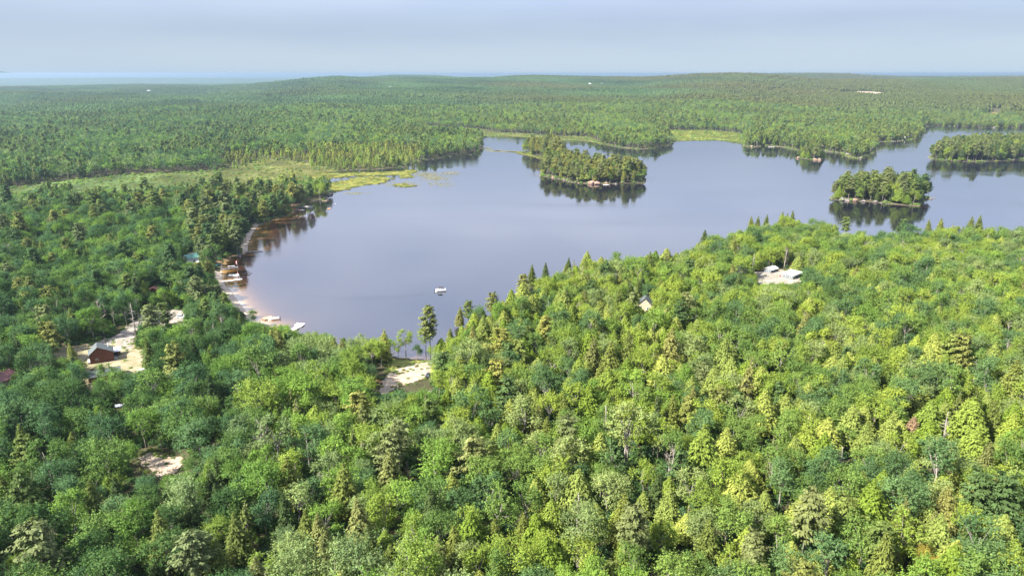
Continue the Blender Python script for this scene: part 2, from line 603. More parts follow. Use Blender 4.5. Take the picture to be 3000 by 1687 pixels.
def ground_material():
    m = bpy.data.materials.new('forest_floor')
    m.use_nodes = True
    n, l = m.node_tree.nodes, m.node_tree.links
    b = n['Principled BSDF']
    b.inputs['Roughness'].default_value = 0.95
    b.inputs['Specular IOR Level'].default_value = 0.1
    g = n.new('ShaderNodeNewGeometry')
    at = n.new('ShaderNodeAttribute')
    at.attribute_name = 'ground_color'
    mul = n.new('ShaderNodeMixRGB')
    mul.blend_type = 'MULTIPLY'
    mul.inputs['Fac'].default_value = 1
    t1 = n.new('ShaderNodeTexNoise')
    t1.inputs['Scale'].default_value = 0.35
    t1.inputs['Detail'].default_value = 8
    t1.inputs['Roughness'].default_value = 0.7
    t2 = n.new('ShaderNodeTexNoise')
    t2.inputs['Scale'].default_value = 0.012
    t2.inputs['Detail'].default_value = 6
    l.new(g.outputs['Position'], t1.inputs['Vector'])
    l.new(g.outputs['Position'], t2.inputs['Vector'])
    ad = n.new('ShaderNodeMath')
    ad.operation = 'ADD'
    l.new(t1.outputs['Fac'], ad.inputs[0])
    l.new(t2.outputs['Fac'], ad.inputs[1])
    r = n.new('ShaderNodeMapRange')
    r.inputs['From Min'].default_value = 0.75
    r.inputs['From Max'].default_value = 1.25
    r.inputs['To Min'].default_value = 0.55
    r.inputs['To Max'].default_value = 1.45
    l.new(ad.outputs[0], r.inputs['Value'])
    cmb = n.new('ShaderNodeCombineXYZ')
    for k in range(3):
        l.new(r.outputs['Result'], cmb.inputs[k])
    l.new(at.outputs['Color'], mul.inputs['Color1'])
    l.new(cmb.outputs[0], mul.inputs['Color2'])
    l.new(mul.outputs['Color'], b.inputs['Base Color'])
    bp = n.new('ShaderNodeBump')
    bp.inputs['Distance'].default_value = 1.0
    bp.inputs['Strength'].default_value = 0.5
    l.new(t1.outputs['Fac'], bp.inputs['Height'])
    l.new(bp.outputs['Normal'], b.inputs['Normal'])
    return m


GROUND = ground_material()
gcol = np.tile(np.array([[0.05, 0.048, 0.024]]), (len(TP), 1))
r_all = np.hypot(TP[:, 0], TP[:, 1])
farm = smoothstep(2500, 7000, r_all)[:, None]
gcol = gcol * (1 - farm) + np.array([[0.035, 0.062, 0.028]]) * farm
mm = smoothstep(-3, 4, T_ms)[:, None]
# wet meadow: green at its left end, straw and yellow towards the lake
colp = 1500 + F * (TP[:, 0] / np.maximum(TP[:, 1], 1)) / cp
yel = smoothstep(250, 900, colp)[:, None]
patch = (0.5 + 0.5 * np.clip(wavy(TP[:, 0], TP[:, 1], 60, 7) * 0.8, -1, 1))[:, None]
mcol = (np.array([[0.050, 0.078, 0.022]]) * (1 - yel) + np.array([[0.088, 0.092, 0.026]]) * yel) * (0.55 + 0.8 * patch)
east = smoothstep(1900, 1960, colp)[:, None] * (r_all < 3000)[:, None]
mcol = mcol * (1 - east) + np.array([[0.118, 0.138, 0.022]]) * (0.8 + 0.3 * patch) * east
gcol = gcol * (1 - mm) + mcol * mm
# bare stony rim at the water line
rim = (smoothstep(2.2, 0.6, T_sd) * smoothstep(-6, -1, T_sd))[:, None] * (1 - mm) * (r_all > 500)[:, None]
gcol = gcol * (1 - rim) + np.array([[0.10, 0.085, 0.062]]) * rim
me = fast_mesh('terrain', np.column_stack([TP, TZ]), grid_quads(nr, na), [GROUND])
add_color(me, 'ground_color', gcol)
me.polygons.foreach_set('use_smooth', [True] * len(me.polygons))
terrain = bpy.data.objects.new('terrain', me)
COL.objects.link(terrain)
tag(terrain, 'wooded rolling land with wet meadows round the lake, out to the horizon', 'terrain', kind='structure')

# ------------------------------------------------------------------ water
def water_material(name, deep):
    m = bpy.data.materials.new(name)
    m.use_nodes = True
    n, l = m.node_tree.nodes, m.node_tree.links
    b = n['Principled BSDF']
    b.inputs['IOR'].default_value = 2.8
    b.inputs['Specular IOR Level'].default_value = 0.5
    at = n.new('ShaderNodeAttribute')
    at.attribute_name = 'bed'
    g = n.new('ShaderNodeNewGeometry')
    # bed colour: brown tea-coloured water over sand
    rp = n.new('ShaderNodeValToRGB')
    e = rp.color_ramp.elements
    e[0].position = 0.0
    e[0].color = (*deep, 1)
    e[1].position = 1.0
    e[1].color = (0.32, 0.24, 0.16, 1)
    for p_, c_ in ((0.25, (0.028, 0.013, 0.009)), (0.55, (0.10, 0.050, 0.013)), (0.8, (0.22, 0.14, 0.06))):
        k = e.new(p_)
        k.color = (*c_, 1)
    nz = n.new('ShaderNodeTexNoise')
    nz.inputs['Scale'].default_value = 0.12
    nz.inputs['Detail'].default_value = 5
    l.new(g.outputs['Position'], nz.inputs['Vector'])
    ma = n.new('ShaderNodeMath')
    ma.operation = 'MULTIPLY_ADD'
    ma.inputs[1].default_value = 0.5
    ma.inputs[2].default_value = -0.25
    l.new(nz.outputs['Fac'], ma.inputs[0])
    mb = n.new('ShaderNodeMath')
    mb.operation = 'MULTIPLY'
    l.new(ma.outputs[0], mb.inputs[0])
    l.new(at.outputs['Fac'], mb.inputs[1])
    mc = n.new('ShaderNodeMath')
    mc.operation = 'ADD'
    l.new(mb.outputs[0], mc.inputs[0])
    l.new(at.outputs['Fac'], mc.inputs[1])
    l.new(mc.outputs[0], rp.inputs['Fac'])
    l.new(rp.outputs['Color'], b.inputs['Base Color'])
    # breeze: broad smooth and slightly ruffled areas
    mp = n.new('ShaderNodeMapping')
    mp.inputs['Scale'].default_value = (0.0035, 0.014, 1)
    mp.inputs['Rotation'].default_value = (0, 0, 0.25)
    l.new(g.outputs['Position'], mp.inputs['Vector'])
    big = n.new('ShaderNodeTexNoise')
    big.inputs['Scale'].default_value = 1.0
    big.inputs['Detail'].default_value = 4
    l.new(mp.outputs['Vector'], big.inputs['Vector'])
    rr = n.new('ShaderNodeMapRange')
    rr.inputs['From Min'].default_value = 0.40
    rr.inputs['From Max'].default_value = 0.65
    rr.inputs['To Min'].default_value = 0.035
    rr.inputs['To Max'].default_value = 0.12
    l.new(big.outputs['Fac'], rr.inputs['Value'])
    l.new(rr.outputs['Result'], b.inputs['Roughness'])
    w = n.new('ShaderNodeTexNoise')
    w.inputs['Scale'].default_value = 1.3
    w.inputs['Detail'].default_value = 3
    l.new(g.outputs['Position'], w.inputs['Vector'])
    bp = n.new('ShaderNodeBump')
    bp.inputs['Distance'].default_value = 0.012
    bs = n.new('ShaderNodeMapRange')
    bs.inputs['From Min'].default_value = 0.46
    bs.inputs['From Max'].default_value = 0.66
    bs.inputs['To Min'].default_value = 0.35
    bs.inputs['To Max'].default_value = 3.2
    l.new(big.outputs['Fac'], bs.inputs['Value'])
    l.new(bs.outputs['Result'], bp.inputs['Strength'])
    l.new(w.outputs['Fac'], bp.inputs['Height'])
    l.new(bp.outputs['Normal'], b.inputs['Normal'])
    MATS[name] = m
    return m


WATER = water_material('lake_water', (0.006, 0.006, 0.009))
wa = np.radians(np.linspace(-52, 62, 330))
wr = np.geomspace(190, 3200, 330)
WA, WR = np.meshgrid(wa, wr)
WP = np.stack([(WR * np.sin(WA)).ravel(), (WR * np.cos(WA)).ravel()], 1)


def line_dist(P, L):
    best = np.full(len(P), 1e18)
    for a, b in zip(L[:-1], L[1:]):
        ab = b - a
        t = np.clip(((P - a) @ ab) / (ab @ ab + 1e-9), 0, 1)
        best = np.minimum(best, ((P - a - t[:, None] * ab) ** 2).sum(1))
    return np.sqrt(best)


d1 = line_dist(WP, poly(beach_edge))
d2 = line_dist(WP, poly(upper_beach_edge + [(793, 646), (828, 634)]))
d3 = line_dist(WP, poly([(1300, 1062), (1210, 1052), (1100, 1042), (900, 1003), (800, 955)]))
d4 = np.clip(-land_sd(WP), 0, None)
bed = np.maximum.reduce([np.exp(-d1 / 9.0), 0.85 * np.exp(-d2 / 14.0), 0.6 * np.exp(-d3 / 5.0), 0.20 * np.exp(-d4 / 4.0) * (WP[:, 1] > 300)])
me = fast_mesh('lake', np.column_stack([WP, np.zeros(len(WP))]), grid_quads(330, 330), [WATER])
add_color(me, 'bed', np.repeat(bed[:, None], 3, 1))
lake = bpy.data.objects.new('lake', me)
COL.objects.link(lake)
tag(lake, 'calm blue-grey lake with brown shallows along the beach', 'lake', kind='structure')

BAYW = water_material('sea_water', (0.02, 0.03, 0.04))
for nm, c0, c1_, ra, rb, lb in (('bay_water', -700, 560, 6800, 9600, 'pale strip of sea water beyond the dark woods'),
                                ('far_bay_water', 400, 720, 10700, 12800, 'thin bright sliver of water far off on the plain')):
    a0, a1 = math.atan((c0 - 1500) / F * cp), math.atan((c1_ - 1500) / F * cp)
    m_ = MB()
    m_.add([(ra * math.sin(a), ra * math.cos(a), -9) for a in np.linspace(a0, a1, 9)] + [(rb * math.sin(a), rb * math.cos(a), -9) for a in np.linspace(a0, a1, 9)],
           [(i + 1, i, 9 + i, 10 + i) for i in range(8)])
    tag(m_.build(nm, BAYW), lb, 'sea', kind='structure')

# ------------------------------------------------------------------ flat patches laid on the terrain
def sheet(name, pts, material, label, cat, dz=0.12, step=1.2, kind='structure', ragged=0.6, z=None):
    """a patch of ground with an uneven edge, following the terrain"""
    P = pts if isinstance(pts, np.ndarray) else np.array([place(a, b)[:2] for a, b in pts])
    lo, hi = P.min(0) - 2, P.max(0) + 2
    nx, ny = [int(min(260, max(4, (hi[k] - lo[k]) / step))) for k in (0, 1)]
    gx, gy = np.meshgrid(np.linspace(lo[0], hi[0], nx), np.linspace(lo[1], hi[1], ny))
    Q = np.stack([gx.ravel(), gy.ravel()], 1)
    s = sdist(Q, P) + ragged * wavy(Q[:, 0], Q[:, 1], 9 * step, 6) + ragged * 0.6 * wavy(Q[:, 0], Q[:, 1], 3.5 * step, 6, 6)
    keep = s > -0.6 * step
    # slide border vertices onto the edge
    qd = grid_quads(ny, nx)[:, ::-1]
    ok = keep[qd].sum(1) >= 3
    tri = ok & (keep[qd].sum(1) == 3)
    full = ok & ~tri
    zz = (ground(Q) if z is None else np.full(len(Q), z)) + dz + 0.0 * s
    zz = np.where(s < 0.2 * step, zz - dz * 0.6, zz)
    V = np.column_stack([Q, zz])
    faces = [tuple(q) for q in qd[full]] + [tuple(i for i in q if keep[i]) for q in qd[tri]]
    used = sorted({i for f in faces for i in f})
    mp = {u: k for k, u in enumerate(used)}
    me = bpy.data.meshes.new(name)
    me.from_pydata([tuple(V[u]) for u in used], [], [tuple(mp[i] for i in f)[::1] for f in faces])
    me.materials.append(material)
    me.update()
    if len(me.polygons) and me.polygons[0].normal.z < 0:
        me.flip_normals()
    o = bpy.data.objects.new(name, me)
    COL.objects.link(o)
    tag(o, label, cat, kind=kind)
    return P


SAND = mat('sand', (0.33, 0.265, 0.21), 0.95, 0.1, noise=(0.35, (0.22, 0.17, 0.12), 0.9), bump=0.4)
WETSAND = mat('beach_sand', (0.40, 0.335, 0.275), 0.9, 0.1, noise=(0.5, (0.30, 0.24, 0.18), 0.9), bump=0.2)
GRAVEL = mat('gravel', (0.25, 0.225, 0.20), 0.95, 0.1, noise=(0.35, (0.15, 0.13, 0.10), 0.95), bump=0.4)
DRYLAWN = mat('dry_lawn', (0.27, 0.215, 0.150), 0.95, 0.1, noise=(0.25, (0.11, 0.115, 0.05), 0.95), bump=0.3)
NEEDLES = mat('needle_litter', (0.21, 0.125, 0.07), 0.95, 0.1, noise=(0.4, (0.08, 0.085, 0.035), 0.9), bump=0.3)
GRASS = mat('mown_grass', (0.12, 0.15, 0.03), 0.95, 0.1, noise=(0.4, (0.25, 0.22, 0.08), 0.8), bump=0.3)
MARSHG = mat('marsh_grass', (0.155, 0.145, 0.030), 0.95, 0.05, noise=(0.09, (0.080, 0.100, 0.024), 1.0), bump=0.6, bump_scale=0.6)
BANK = mat('red_earth', (0.27, 0.155, 0.09), 0.95, 0.1, noise=(0.5, (0.30, 0.16, 0.09), 0.8), bump=0.4)

CLEAR = []       # polygons kept free of trees: (polygon, margin)
shore_beach = [at_plane(a, b) for a, b in beach_edge]
inner = [(629, 788), (629, 812), (634, 833), (652, 853), (660, 878), (672, 898), (693, 909), (721, 919), (714, 940), (741, 955), (776, 962), (810, 962)]
P_ = np.array(shore_beach[:-1][::-1] + [at_plane(a, b, 1.0) for a, b in inner])
# push the water side a little under the surface
CLEAR.append((sheet('beach', P_, WETSAND, 'pale crescent of sandy beach on the west shore with docks', 'beach', dz=0.10, step=1.0, ragged=0.3), 0.5))
P_ = np.array([at_plane(a, b) for a, b in upper_beach_edge] + [at_plane(a, b, 1.0) for a, b in [(745, 652), (720, 685), (706, 702), (704, 725), (714, 742)]])
CLEAR.append((sheet('upper_beach', P_, WETSAND, 'short strip of sand with tree shade north of the long thin dock', 'beach', dz=0.10, step=1.0, ragged=0.3), 0.5))
CLEAR.append((sheet('sand_clearing', [(1105, 1150), (1118, 1120), (1135, 1098), (1170, 1078), (1225, 1064), (1262, 1058), (1268, 1085), (1262, 1105), (1225, 1118), (1190, 1124), (1165, 1128), (1140, 1150), (1120, 1158)],
                    SAND, 'bare pale sand clearing beside the near shore', 'clearing'), 0.5))
sheet('shore_grass', [(1130, 1082), (1150, 1050), (1210, 1055), (1262, 1057), (1262, 1066), (1225, 1070), (1175, 1086), (1140, 1100)], GRASS, 'strip of rough grass between the sand clearing and the water', 'grass', dz=0.06)
CLEAR.append((np.array([place(*q)[:2] for q in [(1140, 1040), (1265, 1050), (1268, 1066), (1225, 1072), (1140, 1100)]]), 0.0))
sheet('needle_ground', [(1268, 1060), (1400, 1050), (1420, 1075), (1390, 1090), (1300, 1085), (1268, 1075)], NEEDLES, 'rust brown needle litter under the pines east of the sand clearing', 'ground', dz=0.06)
CLEAR.append((sheet('yard', [(143, 1040), (180, 1018), (215, 1010), (330, 998), (410, 1012), (425, 1050), (432, 1092), (385, 1105), (345, 1128), (320, 1150), (262, 1140), (218, 1105), (160, 1062)],
                    DRYLAWN, 'sandy dry yard around the brown barn house', 'yard'), -1.0))
CLEAR.append((sheet('drive', [(262, 1012), (330, 985), (375, 955), (420, 920), (470, 905), (550, 912), (552, 938), (480, 950), (425, 950), (400, 978), (385, 1003), (405, 1020), (370, 1025), (330, 1005), (280, 1022)],
                    GRAVEL, 'pale gravel drive leading from the barn house to the beach lots', 'drive', dz=0.2), -0.5))
CLEAR.append((sheet('lower_drive', [(405, 1345), (425, 1325), (445, 1318), (470, 1338), (530, 1340), (545, 1355), (520, 1385), (475, 1400), (440, 1375)],
                    SAND, 'dappled sandy turning place among the lower left trees', 'drive', dz=0.12), 0.5))
CLEAR.append((sheet('cabin_clearing', [(2200, 800), (2238, 784), (2290, 792), (2338, 800), (2350, 822), (2320, 834), (2290, 838), (2262, 850), (2228, 838), (2215, 818)],
                    GRAVEL, 'bright gravel clearing around the two pale cabins', 'clearing'), -0.5))
sheet('earth_bank', [(2308, 770), (2318, 752), (2330, 752), (2332, 790), (2310, 796)], BANK, 'slope of reddish bare earth behind the larger pale cabin', 'bank', dz=0.3)
CLEAR.append((np.array([place(*q)[:2] for q in [(2308, 768), (2334, 768), (2334, 796), (2310, 796)]]), 0.0))
sheet('point_ground', [(618, 790), (640, 772), (680, 752), (720, 744), (722, 700), (700, 700), (670, 720), (620, 740), (600, 765)], NEEDLES, 'sunlit needle ground under the pines on the sandy point', 'ground', dz=0.08)
sheet('north_ground', [(770, 650), (735, 655), (705, 640), (725, 618), (800, 606), (880, 590), (892, 596), (878, 605), (855, 619), (828, 630), (793, 642)], NEEDLES, 'rusty needle ground under the pines of the north point', 'ground', dz=0.08)
CLEAR.append((sheet('west_track', [(-30, 622), (0, 616), (26, 618), (30, 628), (0, 632), (-30, 634)], SAND, 'short bare sandy track at the edge of the wet meadow', 'track', dz=0.3), 3))
CLEAR.append((sheet('sand_pit', [(2500, 271), (2530, 268), (2560, 270), (2590, 272), (2584, 278), (2550, 277), (2512, 276)], SAND, 'open sand pit on the wooded ridge beyond the lake', 'pit', dz=1.5, step=14, ragged=6), 30))
CLEAR.append((sheet('ridge_clearing', [(2902, 338), (2910, 328), (2930, 334), (2926, 342), (2910, 345)], BANK, 'small pinkish clearing in the woods above the far shore', 'clearing', dz=0.5, step=3, ragged=1), 14))
for k, (pp, lb) in enumerate(zip(DELTA, ('upper band of yellow marsh grass in the creek mouth', 'broad tongue of yellow marsh grass beside the north point', 'small separate tuft of marsh grass off the creek mouth',
                                         'thin grassy spit at the tip of the wooded double island'))):
    sheet('marsh_grass_bed', pp, MARSHG, lb, 'marsh', dz=0.22, step=1.5 if k != 2 else 1.0, ragged=2.6 if k < 2 else 1.2, z=0.0)
# ------------------------------------------------------------------ tree shapes
def pack(quads, var):
    """quads (n,4,3), var (n,3) -> vertices, faces, colours"""
    n = len(quads)
    return quads.reshape(-1, 3), np.arange(n * 4).reshape(n, 4), np.repeat(var, 4, 0)


def leaf_quads(c, nrm, size, aspect, g, align=None):
    """a quad at each centre with a normal, random spin (or along align)"""
    n = len(c)
    nrm = nrm / (np.linalg.norm(nrm, axis=1, keepdims=True) + 1e-9)
    a = g.normal(size=(n, 3)) if align is None else align + g.normal(size=(n, 3)) * 0.25
    u = a - (a * nrm).sum(1, keepdims=True) * nrm
    u /= np.linalg.norm(u, axis=1, keepdims=True) + 1e-9
    v = np.cross(nrm, u)
    s = size[:, None] * 0.5
    t = s * aspect
    tip = 0.35
    return np.stack([c - u * s - v * t, c + u * s - v * t * tip, c + u * s * 1.15 + v * t * tip, c - u * s * 0.8 + v * t], 1)


def broadleaf(seed, H=13.0, W=8.0, n_twig=260, per=9, leaf=0.55, open_=0.0, base=0.34):
    g = np.random.default_rng(seed)
    nl = g.integers(9, 14)
    cz = H * (base + (1 - base) * 0.55)
    hz = H * (1 - base) * 0.5
    lobes = []
    for i in range(nl):
        a = g.uniform(0, 2 * math.pi)
        t = g.uniform(-0.75, 0.8)
        rr = W * 0.5 * math.sqrt(max(0.05, 1 - t * t * 0.85)) * g.uniform(0.45, 0.72)
        lobes.append((rr * math.cos(a), rr * math.sin(a), cz + hz * t, W * g.uniform(0.15, 0.27)))
    lobes.append((g.normal() * 0.4, g.normal() * 0.4, cz + hz * 0.72, W * 0.2))
    C, N, S, A, V = [], [], [], [], []
    k = n_twig // len(lobes) + 1
    ctr = np.array([0, 0, cz - hz * 0.3])
    for lx, ly, lz, lr in lobes:
        lc = np.array([lx, ly, lz])
        tone = g.uniform(0.82, 1.15)
        d = g.normal(size=(k, 3))
        d[:, 2] = d[:, 2] * 0.8 + 0.25
        d += 0.6 * (lc - ctr) / np.linalg.norm(lc - ctr)
        d /= np.linalg.norm(d, axis=1, keepdims=True)
        ln = lr * g.uniform(0.75, 1.5, k)
        for j in range(per):
            f = 0.45 + 0.6 * j / (per - 1)
            p = lc + d * (ln * f)[:, None] + g.normal(size=(k, 3)) * lr * 0.13 * (1.25 - f)
            C.append(p)
            N.append(d * 0.75 + g.normal(size=(k, 3)) * 0.55 + np.array([0, 0, 0.25]))
            S.append(leaf * g.uniform(0.7, 1.25, k) * (1.2 - 0.5 * f))
            A.append(d)
            tv = tone * g.uniform(0.75, 1.25, k)
            V.append(np.column_stack([tv * g.uniform(0.9, 1.12, k), tv, tv * 0.95]))
    C, N, S, V = np.concatenate(C), np.concatenate(N), np.concatenate(S), np.concatenate(V)
    if open_:
        keep = g.random(len(C)) > open_
        C, N, S, V = C[keep], N[keep], S[keep], V[keep]
    q = leaf_quads(C, N, S, 0.6, g)
    w = MB()
    bend = [(0, 0, -1.0), (g.normal() * .15, g.normal() * .15, H * base * 0.6), (g.normal() * .3, g.normal() * .3, H * base), (g.normal() * .4, g.normal() * .4, H * 0.78)]
    w.tube(bend, [0.24, 0.19, 0.15, 0.05], 6)
    for lx, ly, lz, lr in lobes[:9]:
        z0 = g.uniform(base * 0.85, base * 1.35) * H
        w.tube([(bend[2][0], bend[2][1], z0), (lx * 0.5, ly * 0.5, (z0 + lz) / 2 + 0.2), (lx, ly, lz), (lx * 1.15, ly * 1.15, lz + lr * 0.5)], [0.1, 0.07, 0.045, 0.015], 4, cap=False)
    return pack(q, V), w


def conifer(seed, H=15.0, W=6.0, kind='spruce', levels=44, per=8, segs=5, leaf=0.6):
    g = np.random.default_rng(seed)
    C, N, S, A, V = [], [], [], [], []
    base = {'spruce': 0.14, 'cedar': 0.10, 'pine': 0.38, 'sparse': 0.2}[kind]
    w = MB()
    lean = g.normal(size=2) * 0.25
    w.tube([(0, 0, -1.0), (0.1, 0, H * 0.4), (lean[0], lean[1], H * 0.97)], [0.22, 0.15, 0.03], 6)
    side = 1 + (0.22 if kind != 'cedar' else 0.10) * np.sin(np.linspace(0, 2 * math.pi, 8, endpoint=False) * g.integers(1, 3) + g.uniform(0, 6))
    for i in range(levels):
        t = i / (levels - 1)
        t2 = min(1.0, max(0.0, t + g.normal() * 0.012))
        z = H * (base + (1 - base) * t2)
        if kind == 'pine':
            prof = math.sin(math.pi * min(1, 0.14 + 0.86 * (1 - t2)) ** 0.8) ** 0.6 if t2 < 0.99 else 0.1
            prof = (0.45 + 0.75 * (1 - t2)) * (1 if t2 > 0.12 else 0.7) * g.uniform(0.55, 1.15)
        elif kind == 'cedar':
            prof = (1 - t2) ** 0.88 * (0.85 + 0.15 * min(1, t2 * 6)) + 0.03
        else:
            prof = (1 - t2) ** 0.85 * (0.8 + 0.2 * min(1, t2 * 6)) + 0.02
        nb = per if kind != 'pine' else int(g.integers(3, 6))
        nb = max(3, int(nb * (0.5 + 0.6 * prof)))
        a0 = g.uniform(0, 6.28)
        for b in range(nb):
            a = a0 + 2 * math.pi * b / nb + g.normal() * 0.25
            L = W * 0.5 * prof * g.uniform(0.72, 1.18) * side[int((a % 6.2831) / 6.2832 * 8) % 8]
            d = np.array([math.cos(a), math.sin(a), 0.0])
            droop = {'spruce': -0.30, 'cedar': -0.05, 'pine': 0.16, 'sparse': -0.3}[kind]
            tone = g.uniform(0.78, 1.2) if kind != 'cedar' else g.uniform(0.9, 1.1)
            ns = segs if L > 0.6 else 2
            f0 = 0.35 if kind != 'pine' else 0.5
            o = np.array([lean[0] * t, lean[1] * t, z])
            if kind == 'pine' or (kind == 'sparse' and g.random() < 0.5):
                w.tube([tuple(o), tuple(o + d * L * 0.9 + np.array([0, 0, droop * L + 0.08 * L]))], [0.05, 0.015], 3, cap=False)
            if kind == 'sparse' and g.random() < 0.45:
                continue
            for s in range(ns):
                f = f0 + (1.02 - f0) * s / max(1, ns - 1)
                curve = droop * f + (0.22 * f * f if kind != 'cedar' else 0.30 * f * f)
                p = o + d * L * f + np.array([0, 0, curve * L])
                reps = 2 if kind != 'pine' else 4
                for r_ in range(reps):
                    sp_ = 0.16 if kind != 'pine' else 0.3
                    C.append(p + g.normal(size=3) * np.array([sp_, sp_, 0.09]) * (1 + 0.4 * L * 0.3))
                    up = 0.85 if kind == 'pine' else 0.6
                    N.append(d * 0.55 + np.array([0, 0, up]) + g.normal(size=3) * 0.35)
                    A.append(d + np.array([0, 0, droop]))
                    S.append(leaf * g.uniform(0.8, 1.25) * (0.6 + 0.55 * min(1, L / 2)))
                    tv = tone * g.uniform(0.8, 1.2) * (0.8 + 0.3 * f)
                    V.append((tv, tv, tv))
    C, N, S, A, V = map(np.array, (C, N, S, A, V))
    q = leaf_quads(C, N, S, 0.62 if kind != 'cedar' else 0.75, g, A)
    return pack(q, V), w


def bare(seed, H=14.0, style='tree', snap=False):
    g = np.random.default_rng(seed)
    w = MB()
    lx, ly = g.normal(size=2) * 0.5
    top = 0.04 if not snap else 0.13
    w.tube([(0, 0, -1), (lx * .2, ly * .2, H * .35), (lx * .6, ly * .6, H * .7), (lx, ly, H)], [0.26, 0.21, 0.14, top], 6)
    nb = 26 if style == 'tree' else 34
    if snap:
        nb = 7
    for i in range(nb):
        t = g.uniform(0.35 if style == 'tree' else 0.2, 0.98)
        a = g.uniform(0, 6.28)
        L = (H * 0.26 if style == 'tree' else H * 0.15) * g.uniform(0.5, 1.1) * (1.15 - t * 0.7)
        up = g.uniform(0.5, 1.0) if style == 'tree' else g.uniform(-0.15, 0.3)
        if snap:
            L *= 0.5
        o = Vector((lx * t, ly * t, H * t))
        d = Vector((math.cos(a), math.sin(a), up)).normalized()
        m_ = o + d * L * 0.55 + Vector((0, 0, 0.1))
        e_ = o + d * L + Vector((0, 0, 0.12 * L))
        w.tube([o, m_, e_], [0.085, 0.055, 0.02], 4, cap=False)
        if style == 'tree' and not snap:
            for k in range(3):
                b2 = a + g.uniform(-1, 1)
                d2 = Vector((math.cos(b2), math.sin(b2), up * g.uniform(0.6, 1.4))).normalized()
                q = o + d * L * g.uniform(0.4, 0.95)
                w.tube([q, q + d2 * L * 0.5], [0.04, 0.015], 3, cap=False)
    return None, w


def shrub(seed, leaf=0.42):
    g = np.random.default_rng(seed)
    n = 240
    d = g.normal(size=(n, 3))
    d[:, 2] = np.abs(d[:, 2]) * 0.9
    d /= np.linalg.norm(d, axis=1, keepdims=True)
    c = d * g.uniform(0.6, 1.25, (n, 1)) * np.array([1.3, 1.3, 1.1]) + np.array([0, 0, 0.3])
    v = g.uniform(0.75, 1.25, (n, 1)) * np.ones((1, 3))
    return pack(leaf_quads(c, d + g.normal(size=(n, 3)) * 0.5, np.full(n, leaf) * g.uniform(0.7, 1.3, n), 0.6, g), v), MB()


# ---- prototypes: name -> list of dict(crown mesh, trunk mesh, joined mesh, H, W)
def proto(kind, idx, res, H, W, bark):
    leaves, wood = res
    d = {'kind': kind, 'H': H, 'W': W, 'crown': None, 'trunk': None}
    if wood.v:
        d['trunk'] = wood.mesh('trunk', bark, smooth=True)
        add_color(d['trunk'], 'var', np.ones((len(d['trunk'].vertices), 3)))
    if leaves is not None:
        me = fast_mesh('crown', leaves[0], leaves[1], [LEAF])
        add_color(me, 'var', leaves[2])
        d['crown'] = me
    # joined for scattering
    V = [] if leaves is None else [tuple(v) for v in leaves[0]]
    F_ = [] if leaves is None else [tuple(f) for f in leaves[1]]
    n0 = len(F_)
    o = len(V)
    V = V + wood.v
    F_ = F_ + [tuple(i + o for i in f) for f in wood.f]
    me = bpy.data.meshes.new(kind + '_whole')
    me.from_pydata(V, [], F_)
    me.materials.append(LEAF)
    me.materials.append(bark)
    mi = np.zeros(len(F_), np.int32)
    mi[n0:] = 1
    me.polygons.foreach_set('material_index', mi)
    var = np.ones((len(V), 3))
    if leaves is not None:
        var[:o] = leaves[2]
    add_color(me, 'var', var)
    me.update()
    d['whole'] = me
    return d


NEAR = []


def add_near(*a):
    NEAR.append(proto(*a))


for i in range(8):
    w_ = (9.4, 10.4, 8.6, 9.8, 8.2, 10.8, 9.0, 9.4)[i]
    h_ = (11.5, 11, 12.5, 11.5, 13, 10.5, 12, 11.5)[i]
    add_near('broadleaf', i, broadleaf(100 + i, h_, w_, n_twig=470, per=9, leaf=0.42, base=0.38 + 0.02 * (i % 4), open_=0.06 * (i % 3)), h_, w_, BARK)
for i in range(2):
    add_near('birch', i, broadleaf(150 + i, 13, 8, n_twig=260, leaf=0.5, open_=0.2, base=0.46), 13, 8, PALE_BARK)
for i in range(3):
    add_near('spruce', i, conifer(200 + i, 13, 6, 'spruce', levels=48, per=10, segs=6, leaf=0.45), 13, 6, BARK)
add_near('spruce', 3, conifer(231, 15, 4.6, 'sparse', levels=40), 15, 4.6, BARK)
for i in range(6):
    h_ = (11.5, 10.5, 12.5, 11.5, 10.5, 13)[i]
    w_ = (8.2, 8.8, 7.6, 8.2, 8.6, 7.8)[i]
    add_near('cedar', i, conifer(300 + i, h_, w_, 'cedar', levels=54, per=17, segs=7, leaf=0.44), h_, w_, BARK)
for i in range(4):
    add_near('pine', i, conifer(400 + i, 19, 9, 'pine', levels=24, segs=7, leaf=0.68), 19, 9, BARK)
add_near('dead', 0, bare(500, 13, 'tree'), 13, 6, DEAD_BARK)
add_near('dead', 1, bare(501, 14, 'conifer'), 14, 4, DEAD_BARK)
add_near('dead', 2, bare(503, 15, 'tree'), 15, 7, DEAD_BARK)
add_near('snag', 0, bare(510, 13, 'tree', True), 13, 3, DEAD_BARK)
BY = {}
for i, p in enumerate(NEAR):
    BY.setdefault(p['kind'], []).append(i)
MID = []
for i in range(3):
    MID.append(proto('broadleaf', i, broadleaf(600 + i, 13, 8.6, n_twig=62, per=4, leaf=1.25), 13, 8.6, BARK))
for i in range(2):
    MID.append(proto('spruce', i, conifer(620 + i, 15, 6, 'spruce', levels=14, per=6, segs=2, leaf=1.3), 15, 6, BARK))
for i in range(1):
    MID.append(proto('cedar', i, conifer(640 + i, 13, 6.6, 'cedar', levels=14, per=7, segs=2, leaf=1.4), 13, 6.6, BARK))
for i in range(2):
    MID.append(proto('pine', i, conifer(660 + i, 19, 9, 'pine', levels=12, segs=3, leaf=1.5), 19, 9, BARK))
MID.append(proto('dead', 0, bare(670, 11, 'conifer'), 11, 4, DEAD_BARK))
BYM = {}
